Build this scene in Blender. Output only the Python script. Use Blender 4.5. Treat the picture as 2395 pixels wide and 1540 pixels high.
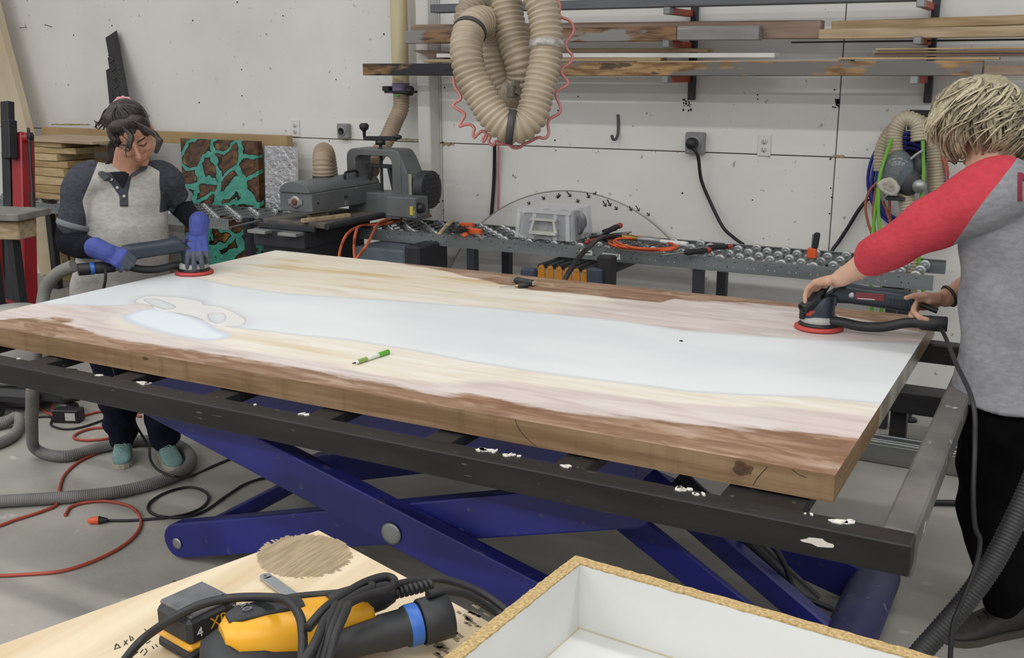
import bpy, bmesh, math, random
import numpy as np
from mathutils import Vector, Matrix, noise
random.seed(7); rng = np.random.default_rng(7)
for o in list(bpy.data.objects): bpy.data.objects.remove(o)
SC = bpy.context.scene; COL = SC.collection
# ---------------------------------------------------------------- camera
IW, IH, FPX = 2395, 1540, 2423.0
YAW, PITCH, ROLL, CH = math.radians(28.7), math.radians(14.07), math.radians(-.15), 1.655
CF = Vector((-math.sin(YAW)*math.cos(PITCH), math.cos(YAW)*math.cos(PITCH), -math.sin(PITCH)))
_r = Vector((math.cos(YAW), math.sin(YAW), 0)); _u = _r.cross(CF)
CR = _r*math.cos(ROLL)+_u*math.sin(ROLL); CU = _u*math.cos(ROLL)-_r*math.sin(ROLL)
CP = Vector((0, 0, CH))
cam = bpy.data.cameras.new('camera'); co = bpy.data.objects.new('camera', cam); COL.objects.link(co)
cam.sensor_width = 36; cam.lens = FPX/IW*36; cam.clip_start = .05
co.matrix_world = Matrix((( CR.x, CU.x, -CF.x, CP.x), (CR.y, CU.y, -CF.y, CP.y), (CR.z, CU.z, -CF.z, CP.z), (0, 0, 0, 1)))
SC.camera = co
# ---------------------------------------------------------------- light: an evenly lit workshop with ceiling strip lamps
wd = bpy.data.worlds.new('shop'); SC.world = wd; wd.use_nodes = True
bg = wd.node_tree.nodes['Background']; bg.inputs[0].default_value = (.97, .985, 1, 1); bg.inputs[1].default_value = .42
def strip(x, y, z, lx, ly, power, nm):      # the workshop's own ceiling strip lamps, 4.3 m up, above the picture
    l = bpy.data.lights.new(nm, 'AREA'); l.shape = 'RECTANGLE'; l.size = lx; l.size_y = ly; l.energy = power
    l.color = (1, .985, .95)
    o = bpy.data.objects.new(nm, l); COL.objects.link(o); o.location = (x, y, z); return o
for k_, sx in enumerate((-6.6, -3.4, -.2, 3.0)):
    for sy, pw in ((-4.2, 78), (-1.2, 44), (1.9, 30)):
        strip(sx, sy, 4.3, 2.4, .18, pw, 'ceiling_lamp_%d_%s_offscreen' % (k_+1, {-4.2: 'rear', -1.2: 'middle', 1.9: 'front'}[sy]))
VS = SC.view_settings
VS.view_transform = 'Standard'; VS.look = 'None'; VS.gamma = 1; VS.use_curve_mapping = False; VS.exposure = 0.2
# ---------------------------------------------------------------- pixel -> place helpers (a direction; the plane gives the distance)
def ray(x, y): return CF+CR*((x-IW/2)/FPX)-CU*((y-IH/2)/FPX)
def onz(x, y, z): d = ray(x, y); return CP+d*((z-CH)/d.z)
def ony(x, y, Y): d = ray(x, y); return CP+d*(Y/d.y)
def onx(x, y, X): d = ray(x, y); return CP+d*(X/d.x)
def at(x, y, t): return CP+ray(x, y)*t
WY = 5.62                                    # wall plane
# ---------------------------------------------------------------- materials
def lin(h):
    h = h.lstrip('#'); c = [int(h[i:i+2], 16)/255 for i in (0, 2, 4)]
    return tuple(x/12.92 if x <= .04045 else ((x+.055)/1.055)**2.4 for x in c)
MATS = {}
def mat(name, col, rough=.6, metal=0, col2=None, var=.12, scale=6, stretch=(1, 1, 1), bump=0, bscale=40, bstretch=None, detail=5, lo=.35, hi=.65,
        alpha=1, trans=0, spec=.5, coat=0, speck=None, speckscale=60, speckth=.7, emit=None):
    if name in MATS: return MATS[name]
    m = bpy.data.materials.new(name); m.use_nodes = True; MATS[name] = m
    nt = m.node_tree; N = nt.nodes; L = nt.links; p = N['Principled BSDF']
    c = lin(col) if isinstance(col, str) else col
    tc = N.new('ShaderNodeTexCoord'); mp = N.new('ShaderNodeMapping'); mp.inputs['Scale'].default_value = stretch
    L.new(tc.outputs['Object'], mp.inputs[0])
    nz = N.new('ShaderNodeTexNoise'); nz.inputs['Scale'].default_value = scale; nz.inputs['Detail'].default_value = detail
    L.new(mp.outputs[0], nz.inputs['Vector'])
    mr = N.new('ShaderNodeMapRange'); mr.inputs[1].default_value = lo; mr.inputs[2].default_value = hi; L.new(nz.outputs[0], mr.inputs[0])
    mx = N.new('ShaderNodeMix'); mx.data_type = 'RGBA'; L.new(mr.outputs[0], mx.inputs[0])
    if col2: c2 = lin(col2) if isinstance(col2, str) else col2; a, b = c, c2
    else: a = tuple(x*(1-var) for x in c); b = tuple(min(1, x*(1+var)) for x in c)
    mx.inputs[6].default_value = (*a, 1); mx.inputs[7].default_value = (*b, 1)
    out = mx.outputs[2]
    if speck:
        n2 = N.new('ShaderNodeTexNoise'); n2.inputs['Scale'].default_value = speckscale; n2.inputs['Detail'].default_value = 3
        L.new(mp.outputs[0], n2.inputs['Vector'])
        m2 = N.new('ShaderNodeMapRange'); m2.inputs[1].default_value = speckth; m2.inputs[2].default_value = speckth+.05; L.new(n2.outputs[0], m2.inputs[0])
        x2 = N.new('ShaderNodeMix'); x2.data_type = 'RGBA'; L.new(m2.outputs[0], x2.inputs[0]); L.new(out, x2.inputs[6]); x2.inputs[7].default_value = (*lin(speck), 1)
        out = x2.outputs[2]
    L.new(out, p.inputs['Base Color'])
    p.inputs['Roughness'].default_value = rough; p.inputs['Metallic'].default_value = metal
    p.inputs['Specular IOR Level'].default_value = spec; p.inputs['Alpha'].default_value = alpha
    p.inputs['Transmission Weight'].default_value = trans; p.inputs['Coat Weight'].default_value = coat
    if emit: p.inputs['Emission Color'].default_value = (*lin(emit), 1); p.inputs['Emission Strength'].default_value = 1
    if bump:
        n3 = N.new('ShaderNodeTexNoise'); n3.inputs['Scale'].default_value = bscale; n3.inputs['Detail'].default_value = 4
        mp3 = N.new('ShaderNodeMapping'); mp3.inputs['Scale'].default_value = bstretch or stretch; L.new(tc.outputs['Object'], mp3.inputs[0]); L.new(mp3.outputs[0], n3.inputs['Vector'])
        bp = N.new('ShaderNodeBump'); bp.inputs['Strength'].default_value = bump; bp.inputs['Distance'].default_value = .01
        L.new(n3.outputs[0], bp.inputs['Height']); L.new(bp.outputs[0], p.inputs['Normal'])
    return m
# ---------------------------------------------------------------- objects
def tag(o, label=None, cat=None, group=None, kind=None):
    if label: o['label'] = label
    if cat: o['category'] = cat
    if group: o['group'] = group
    if kind: o['kind'] = kind
    return o
def thing(name, label=None, cat=None, loc=(0, 0, 0), group=None, kind=None, rz=0):
    o = bpy.data.objects.new(name, None); COL.objects.link(o); o.location = loc; o.rotation_euler = (0, 0, rz); o.empty_display_size = .05
    return tag(o, label, cat, group, kind)
def wloc(p):
    v = Vector((0, 0, 0))
    while p is not None: v = v+p.location; p = p.parent
    return v
def dup(o, loc, rz=None, parent=None, **k):
    c = o.copy(); COL.objects.link(c); c.location = loc
    if rz is not None: c.rotation_euler = (0, 0, rz)
    if parent: c.parent = parent
    tag(c, **k)
    for ch in list(o.children): dupc(ch, c)
    return c
def dupc(ch, par):
    d = ch.copy(); COL.objects.link(d); d.parent = par
    for g in list(ch.children): dupc(g, d)
def frame(d, up=(0, 0, 1)):
    d = Vector(d).normalized(); up = Vector(up)
    if abs(d.dot(up)) > .98: up = Vector((1, 0, 0))
    a = up.cross(d).normalized(); return a, d.cross(a), d
def spl(pts, n=8, closed=False):
    P = [Vector(p) for p in pts]; out = []; k = len(P)
    seg = k if closed else k-1
    for i in range(seg):
        p1, p2 = P[i % k], P[(i+1) % k]
        p0 = P[(i-1) % k] if closed or i > 0 else p1*2-p2
        p3 = P[(i+2) % k] if closed or i+2 < k else p2*2-p1
        for j in range(n):
            t = j/n
            out.append(.5*((2*p1)+(p2-p0)*t+(2*p0-5*p1+4*p2-p3)*t*t+(3*p1-p0-3*p2+p3)*t**3))
    if not closed: out.append(P[-1].copy())
    return out
def resample(P, step):
    d = [0]
    for a, b in zip(P, P[1:]): d.append(d[-1]+(b-a).length)
    n = max(2, int(d[-1]/step)+1); out = []; j = 0
    for i in range(n):
        s = d[-1]*i/(n-1)
        while j < len(P)-2 and d[j+1] < s: j += 1
        t = (s-d[j])/max(1e-9, d[j+1]-d[j]); out.append(P[j].lerp(P[j+1], min(1, t)))
    return out
class B:
    def __init__(s): s.v = []; s.f = []; s.s = []; s.m = []; s.cm = 0; s.X = None
    def add(s, V, F, smooth=False, m=None):
        k = len(s.v); m = s.cm if m is None else m
        s.v += [s.X @ Vector(p) if s.X else Vector(p) for p in V]
        for f in F: s.f.append([i+k for i in f]); s.s.append(smooth); s.m.append(m)
        return s
    def box(s, c, size, rz=0, R=None, ch=0, m=None):
        hx, hy, hz = [a/2 for a in size]; c = Vector(c)
        R = R or (Matrix.Rotation(rz, 3, 'Z') if rz else Matrix.Identity(3))
        if not ch:
            V = [c+R @ Vector((x*hx, y*hy, z*hz)) for z in (-1, 1) for y in (-1, 1) for x in (-1, 1)]
            F = [(0, 2, 3, 1), (4, 5, 7, 6), (0, 1, 5, 4), (2, 6, 7, 3), (0, 4, 6, 2), (1, 3, 7, 5)]
            return s.add(V, F, False, m)
        V = []; idx = {}
        for z in (-1, 1):
            for y in (-1, 1):
                for x in (-1, 1):
                    for ax in range(3):
                        q = [x*(hx-ch), y*(hy-ch), z*(hz-ch)]; q[ax] = (x*hx, y*hy, z*hz)[ax]
                        idx[(x, y, z, ax)] = len(V); V.append(c+R @ Vector(q))
        F = []
        for ax in range(3):
            o1, o2 = [a for a in range(3) if a != ax]
            for sg in (-1, 1):
                q = []
                for (a, b) in ((-1, -1), (1, -1), (1, 1), (-1, 1)):
                    t = [0, 0, 0]; t[ax] = sg; t[o1] = a; t[o2] = b; q.append(idx[(*t, ax)])
                if (sg == 1) == (ax == 1): q.reverse()
                F.append(q)
        for ax in range(3):
            o1, o2 = [a for a in range(3) if a != ax]
            for a in (-1, 1):
                for b in (-1, 1):
                    t = [0, 0, 0]; t[o1] = a; t[o2] = b; q = []
                    for sg, k in ((-1, o1), (1, o1), (1, o2), (-1, o2)):
                        t[ax] = sg; q.append(idx[(*t, k)])
                    F.append(q)
        for x in (-1, 1):
            for y in (-1, 1):
                for z in (-1, 1): F.append([idx[(x, y, z, k)] for k in range(3)])
        return s.add(V, F, False, m)
    def bar(s, p, q, w, h, up=(0, 0, 1), ch=0, m=None):
        p, q = Vector(p), Vector(q); a, b, d = frame(q-p, up)
        R = Matrix((a, b, d)).transposed(); return s.box((p+q)/2, (w, h, (q-p).length), R=R, ch=ch, m=m)
    def tube(s, P, r, n=10, caps=True, closed=False, m=None, flat=1.0, up=None, smooth=True):
        P = [Vector(p) for p in P]; k = len(P); V = []; F = []
        rr = r if callable(r) else ((lambda i: r[i]) if isinstance(r, (list, tuple, np.ndarray)) else (lambda i: r))
        t0 = (P[1]-P[0]).normalized(); a, b, _ = frame(t0, up or (0, 0, 1)); pt = t0
        for i in range(k):
            if closed: t = (P[(i+1) % k]-P[i-1]).normalized()
            else: t = (P[min(i+1, k-1)]-P[max(i-1, 0)]).normalized()
            q = pt.rotation_difference(t); a = (q @ a); a = (a-t*a.dot(t)).normalized(); b = t.cross(a); pt = t
            for j in range(n):
                w = 2*math.pi*j/n; V.append(P[i]+a*(math.cos(w)*rr(i))+b*(math.sin(w)*rr(i)*flat))
        for i in range(k if closed else k-1):
            i2 = (i+1) % k
            for j in range(n): F.append((i*n+j, i*n+(j+1) % n, i2*n+(j+1) % n, i2*n+j))
        s.add(V, F, smooth, m)
        if caps and not closed:
            s.add(V[:n], [list(range(n))[::-1]], False, m); s.add(V[-n:], [list(range(n))], False, m)
        return s
    def cyl(s, p, q, r, r2=None, n=16, caps=True, m=None): return s.tube([p, q], [r, r if r2 is None else r2], n, caps, m=m)
    def lathe(s, prof, o, d=(0, 0, 1), n=24, m=None, smooth=True, caps=True):
        a, b, d = frame(d); o = Vector(o); V = []; F = []; k = len(prof)
        for r, h in prof:
            for j in range(n): w = 2*math.pi*j/n; V.append(o+d*h+a*(r*math.cos(w))+b*(r*math.sin(w)))
        for i in range(k-1):
            for j in range(n): F.append((i*n+j, i*n+(j+1) % n, (i+1)*n+(j+1) % n, (i+1)*n+j))
        if caps: F.append(list(range(n))[::-1]); F.append(list(range((k-1)*n, k*n)))
        s.add(V, F, smooth, m); return s
    def ell(s, c, r, R=None, n=16, k=10, m=None):
        R = R or Matrix.Identity(3); c = Vector(c); V = []; F = []
        for i in range(1, k):
            ph = math.pi*i/k
            for j in range(n): w = 2*math.pi*j/n; V.append(c+R @ Vector((r[0]*math.sin(ph)*math.cos(w), r[1]*math.sin(ph)*math.sin(w), r[2]*math.cos(ph))))
        V += [c+R @ Vector((0, 0, r[2])), c+R @ Vector((0, 0, -r[2]))]; T = len(V)-2
        for i in range(k-2):
            for j in range(n): F.append((i*n+j, (i+1)*n+j, (i+1)*n+(j+1) % n, i*n+(j+1) % n))
        for j in range(n): F.append((T, j, (j+1) % n)); F.append((T+1, (k-2)*n+(j+1) % n, (k-2)*n+j))
        return s.add(V, F, True, m)
    def prism(s, poly, off, m=None, smooth=False):
        P = [Vector(p) for p in poly]; off = Vector(off); n = len(P)
        V = P+[p+off for p in P]; F = [list(range(n))[::-1], list(range(n, 2*n))]+[(i, (i+1) % n, n+(i+1) % n, n+i) for i in range(n)]
        k = len(s.f); s.add(V, F, False, m)
        if smooth:
            for i in range(k+2, len(s.f)): s.s[i] = True
        return s
    def loft(s, rings, caps=True, m=None, smooth=True):
        n = len(rings[0]); V = [Vector(p) for r in rings for p in r]; F = []
        for i in range(len(rings)-1):
            for j in range(n): F.append((i*n+j, i*n+(j+1) % n, (i+1)*n+(j+1) % n, (i+1)*n+j))
        s.add(V, F, smooth, m)
        if caps: s.add(V[:n], [list(range(n))[::-1]], smooth, m); s.add(V[-n:], [list(range(n))], smooth, m)
        return s
    def mesh(s, name, mats, off=Vector((0, 0, 0)), fix=True):
        me = bpy.data.meshes.new(name); me.from_pydata([tuple(p-off) for p in s.v], [], s.f)
        for mm in (mats if isinstance(mats, (list, tuple)) else [mats]): me.materials.append(mm)
        me.polygons.foreach_set('use_smooth', s.s); me.polygons.foreach_set('material_index', s.m)
        if fix:
            bm = bmesh.new(); bm.from_mesh(me); bmesh.ops.recalc_face_normals(bm, faces=bm.faces); bm.to_mesh(me); bm.free()
        me.update(); return me
    def o(s, name, mats, parent=None, label=None, cat=None, group=None, kind=None, bev=0, local=False, fix=True):
        if parent is None:
            X = [p.x for p in s.v]; Y = [p.y for p in s.v]; Z = [p.z for p in s.v]
            base = Vector(((min(X)+max(X))/2, (min(Y)+max(Y))/2, min(Z))); off = base
        else: base = Vector((0, 0, 0)); off = Vector((0, 0, 0)) if local else wloc(parent)
        ob = bpy.data.objects.new(name, s.mesh(name, mats, off, fix)); COL.objects.link(ob); ob.location = base
        if parent is not None: ob.parent = parent
        if bev:
            mo = ob.modifiers.new('bevel', 'BEVEL'); mo.width = bev; mo.segments = 2; mo.limit_method = 'ANGLE'
        return tag(ob, label, cat, group, kind)
def wire(name, pts, r, m, n=8, step=None, sub=8, parent=None, closed=False, **k):
    P = spl(pts, sub, closed)
    if step: P = resample(P, step)
    return B().tube(P, r, n, closed=closed).o(name, m, parent, **k)
def hose(b, pts, r, pitch, depth, n=18, sub=12, m=None, wobble=0):
    P = resample(spl(pts, sub), pitch/4); pr = (0, .85, 1, .85)
    return b.tube(P, lambda i: r-depth+depth*pr[i % 4], n, m=m)
# ================================================================ the room
m_wall = mat('painted_plywood', '#dfdeda', .62, col2='#d3d2ce', scale=1.3, detail=9, lo=.45, hi=.75, bump=.12, bscale=18, speck='#a19f99', speckscale=23, speckth=.70)
m_gap = mat('wall_studs', '#8f8069', .9)
m_conc = mat('concrete', '#a9a69f', .55, col2='#8d8a83', scale=1.6, detail=10, lo=.38, hi=.7, bump=.15, bscale=30, speck='#b9b6ae', speckscale=7, speckth=.68, spec=.3)
B().add([(-12, -6, 0), (7, -6, 0), (7, WY, 0), (-12, WY, 0)], [(0, 1, 2, 3)]).o('floor', m_conc, kind='structure')
wall = B().box((-2.5, WY+.06, 2.2), (19, .08, 4.4)).o('wall_back', m_gap, kind='structure')
ZS = 1.205
xs = [-10.9, -8.46, -3.58, -1.144, 1.296, 3.74, 6.9]
for i in range(len(xs)-1):
    for z0, z1 in ((.0, ZS), (ZS, ZS+1.22), (ZS+1.22, 4.4)):
        g = .003
        B().box(((xs[i]+xs[i+1])/2, WY+.010, (z0+z1)/2), (xs[i+1]-xs[i]-2*g, .02, z1-z0-2*g), ch=.002).o('panel', m_wall, wall)
# white square post standing proud of the wall
m_post = mat('post_paint', '#cfcdc8', .55, var=.05, scale=3, bump=.05)
px0 = ony(1030, 300, WY-.0); yq = onx(1006, 300, px0.x).y; xl = ony(977, 300, yq).x
B().box(((xl+px0.x)/2, (yq+WY-.002)/2, 2.2), (px0.x-xl, WY-yq-.002, 4.4), ch=.006).o('trim_1', m_post, kind='structure')
# torn patches of bare panel and dark screw heads
m_bare = mat('bare_panel', '#a08d6b', .8, var=.25, scale=60)
m_dark = mat('dark_screw', '#2b2927', .6)
for k, (x0, x1, y, h) in enumerate([(1035, 1062, 337, 7), (925, 978, 326, 4), (1948, 1975, 365, 4), (120, 210, 291, 3)]):
    a, b = ony(x0, y, WY), ony(x1, y+h*.2, WY); hz = h/2423*6.2
    pts = []; n = 9
    for i in range(n): t = i/(n-1); pts.append(a.lerp(b, t)+Vector((0, -.0012, hz*(.25+.7*random.random()))))
    for i in range(n): t = 1-i/(n-1); pts.append(a.lerp(b, t)+Vector((0, -.0012, -hz*(.2+.8*random.random()))))
    B().prism(pts, (0, .003, 0)).o('torn_patch', m_bare, wall)
scr = [(1040, 205), (1036, 333), (1036, 470), (1037, 492), (1037, 600), (1298, 328), (1300, 352), (1305, 258), (1352, 226), (1772, 222), (1772, 232), (1942, 372), (1943, 440), (1945, 462), (1940, 500),
       (1596, 452), (1760, 468), (662, 37), (172, 82), (262, 60), (451, 48), (555, 5), (565, 163), (566, 224), (786, 186), (466, 240), (898, 80), (770, 330), (1200, 410), (1948, 250), (1952, 210)]
for x, y in scr:
    p = ony(x, y, WY); r = .0045+.003*random.random()
    B().lathe([(r, 0), (r*.8, .003)], p+Vector((0, .001, 0)), (0, -1, 0), 6).o('screw_head', m_dark, wall)
# stencil smudges near the hook and on the panel joint
for (x0, y0, x1, y1) in [(1597, 232, 1616, 260), (1953, 232, 1962, 252)]:
    b = B()
    for i in range(22):
        p = ony(random.uniform(x0, x1), random.uniform(y0, y1), WY-.001); w, h = random.uniform(.004, .013), random.uniform(.003, .012)
        b.box(p, (w, .002, h))
    b.o('ink_stamp', m_dark, wall, kind='stuff')
for x, y, tx, ty in [(48, 65, 62, 64), (106, 58, 121, 63)]:
    p = ony(x, y, WY-.05); q = ony(tx, ty, WY)
    B().cyl(q, p, .003, n=6).lathe([(.006, 0), (.006, .002)], p, (0, -1, 0), 8).o('nail', mat('nail_steel', '#6d6a66', .4, .8), wall)
# ================================================================ resin table slab on its steel frame and scissor lift
SX0, SX1, SY0, SY1, SZ0, SZ1 = -3.178, -.367, 2.024, 3.572, .80, .86
def sl(x, y): p = onz(x, y, SZ1); return (p.x-SX0, p.y-SY0)
def curve(pts, n):  # y of slab as function of x from photo points
    q = sorted(sl(*p) for p in pts); X = np.linspace(0, SX1-SX0, n)
    return np.interp(X, [a for a, _ in q], [b for _, b in q])
NX = 360
b1 = curve([(110, 712), (240, 716), (330, 712), (430, 738), (537, 766), (689, 784), (827, 798), (964, 821), (1100, 848), (1250, 871), (1401, 891), (1501, 903), (1601, 917), (1752, 926), (1902, 931), (2057, 946)], NX)
b2 = curve([(420, 638), (480, 655), (551, 670), (689, 688), (827, 697), (964, 706), (1150, 720), (1300, 735), (1451, 750), (1601, 773), (1801, 788), (2002, 798), (2167, 803)], NX)
yb = curve([(0, 748), (90, 742), (165, 748), (175, 768), (300, 800), (450, 822), (600, 846), (800, 882), (1000, 921), (1150, 928), (1300, 958), (1501, 981), (1651, 996), (1801, 1006), (2002, 1021)], NX)
yf = curve([(647, 586), (900, 612), (1040, 632), (1065, 640), (1170, 665), (1250, 680), (1400, 695), (1541, 708), (1576, 700), (1701, 708), (1867, 722), (2160, 775)], NX)
kern = np.ones(5)/5
b1 = np.convolve(np.pad(b1, 2, 'edge'), kern, 'valid'); b2 = np.convolve(np.pad(b2, 2, 'edge'), kern, 'valid')
def sdf(poly, X, Y):
    P = np.array(poly); d = np.full(X.shape, 1e9); ins = np.zeros(X.shape, bool)
    for i in range(len(P)):
        ax, ay = P[i-1]; bx, by = P[i]
        t = np.clip(((X-ax)*(bx-ax)+(Y-ay)*(by-ay))/((bx-ax)**2+(by-ay)**2+1e-12), 0, 1)
        d = np.minimum(d, np.hypot(X-ax-t*(bx-ax), Y-ay-t*(by-ay)))
        c = ((ay > Y) != (by > Y)) & (X < (bx-ax)*(Y-ay)/(by-ay+1e-12)+ax); ins ^= c
    return np.where(ins, d, -d)
def sp2(pts): return [(p.x, p.y) for p in spl([Vector((*sl(*q), 0)) for q in pts], 5, True)]
isl = sp2([(288, 745), (318, 728), (362, 722), (430, 734), (480, 752), (515, 775), (538, 783), (520, 793), (470, 796), (400, 784), (340, 768)])
curl = sp2([(316, 707), (345, 693), (395, 695), (428, 697), (470, 706), (475, 713), (520, 720), (568, 744), (566, 760), (535, 763), (500, 760), (478, 750), (455, 740), (420, 733), (370, 726), (352, 714)])
hole1 = sp2([(335, 702), (370, 700), (410, 716), (400, 724), (375, 722)])
hole2 = sp2([(486, 735), (520, 732), (530, 745), (510, 757), (492, 752)])
def slab_part(name, ylo, yhi, rows, m, par):
    n = NX; X = np.linspace(0, SX1-SX0, n); V = []; F = []; A = []
    T = np.linspace(0, 1, rows)
    GX = np.repeat(X[:, None], rows, 1); GY = ylo[:, None]+(yhi-ylo)[:, None]*T[None]
    brown = np.maximum((yb[:, None]-GY), (GY-yf[:, None]))            # signed distance to the bark-brown strips
    dn = GY-b1[:, None]; df = b2[:, None]-GY
    D_isl = sdf(isl, GX, GY); D_c = np.minimum(sdf(curl, GX, GY), -np.maximum(sdf(hole1, GX, GY), sdf(hole2, GX, GY)))
    pink = np.clip(1-np.abs((GY-yb[:, None])/.16), 0, 1)*.95+np.clip((GX-1.45)/.5, 0, 1)*(GY > b2[:, None]-.01)*1.0+np.clip((.55-GX)/.4, 0, 1)*(GY < b1[:, None])*1.0+np.clip((GX-1.7)/.5, 0, 1)*np.clip((b1[:, None]-.06-GY)/.06, 0, 1)*.9
    yl = np.clip(1-np.abs((GY-(yb+.35*(b1-yb))[:, None])/.11), 0, 1)*np.clip((GX-.5)/.3, 0, 1)*np.clip((1.75-GX)/.5, 0, 1)*(GY < b1[:, None])+.7*np.clip((GY-b2[:, None]-.05)/.15, 0, 1)*np.clip((GX-.1)/.2, 0, 1)*np.clip((1.5-GX)/.4, 0, 1)*(GY > b2[:, None])
    pink = np.where(pink > .05, pink, -yl)
    if 'resin' in name: brown = np.minimum(dn, df)
    a1 = np.stack([brown, D_isl, D_c, np.clip(pink, -1, 1)], -1).reshape(-1, 4)
    for i in range(n):
        for j in range(rows): V.append((SX0+GX[i, j], SY0+GY[i, j], SZ1))
    nt = len(V); V += [(x, y, SZ0) for x, y, z in V]
    for i in range(n-1):
        for j in range(rows-1):
            q = (i*rows+j, (i+1)*rows+j, (i+1)*rows+j+1, i*rows+j+1); F.append(q); 
    F.append([nt+i*rows for i in range(n)]+[nt+i*rows+rows-1 for i in range(n-1, -1, -1)])
    for i in range(n-1):
        F.append((i*rows, nt+i*rows, nt+(i+1)*rows, (i+1)*rows)); e = rows-1
        F.append((i*rows+e, (i+1)*rows+e, nt+(i+1)*rows+e, nt+i*rows+e))
    for j in range(rows-1):
        F.append((j, j+1, nt+j+1, nt+j)); k = (n-1)*rows
        F.append((k+j+1, k+j, nt+k+j, nt+k+j+1))
    bb = B(); bb.add(V, F); o = bb.o(name, m, par, fix=False)
    at_ = o.data.attributes.new('zone', 'FLOAT_COLOR', 'POINT'); at_.data.foreach_set('color', np.concatenate([a1, a1]).astype(np.float32).ravel())
    return o
def node_mix(nt, fac, a, b):
    x = nt.nodes.new('ShaderNodeMix'); x.data_type = 'RGBA'
    for s, v in ((0, fac), (6, a), (7, b)):
        if isinstance(v, (int, float)): x.inputs[s].default_value = v
        elif isinstance(v, str): x.inputs[s].default_value = (*lin(v), 1)
        else: nt.links.new(v, x.inputs[s])
    return x.outputs[2]
def node_rng(nt, v, a, b, c=0, d=1):
    x = nt.nodes.new('ShaderNodeMapRange'); x.interpolation_type = 'SMOOTHSTEP'; nt.links.new(v, x.inputs[0])
    for i, q in enumerate((a, b, c, d)): x.inputs[i+1].default_value = q
    return x.outputs[0]
def node_noise(nt, vec, scale, stretch, detail=5, off=(0, 0, 0), dist=0):
    mp = nt.nodes.new('ShaderNodeMapping'); mp.inputs['Scale'].default_value = stretch; mp.inputs['Location'].default_value = off; nt.links.new(vec, mp.inputs[0])
    n = nt.nodes.new('ShaderNodeTexNoise'); n.inputs['Scale'].default_value = scale; n.inputs['Detail'].default_value = detail; n.inputs['Distortion'].default_value = dist; nt.links.new(mp.outputs[0], n.inputs['Vector'])
    return n.outputs[0]
def node_math(nt, op, a, b=None, c=None):
    x = nt.nodes.new('ShaderNodeMath'); x.operation = op
    for i, v in enumerate((a, b, c)):
        if v is None: continue
        if isinstance(v, (int, float)): x.inputs[i].default_value = v
        else: nt.links.new(v, x.inputs[i])
    return x.outputs[0]
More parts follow.
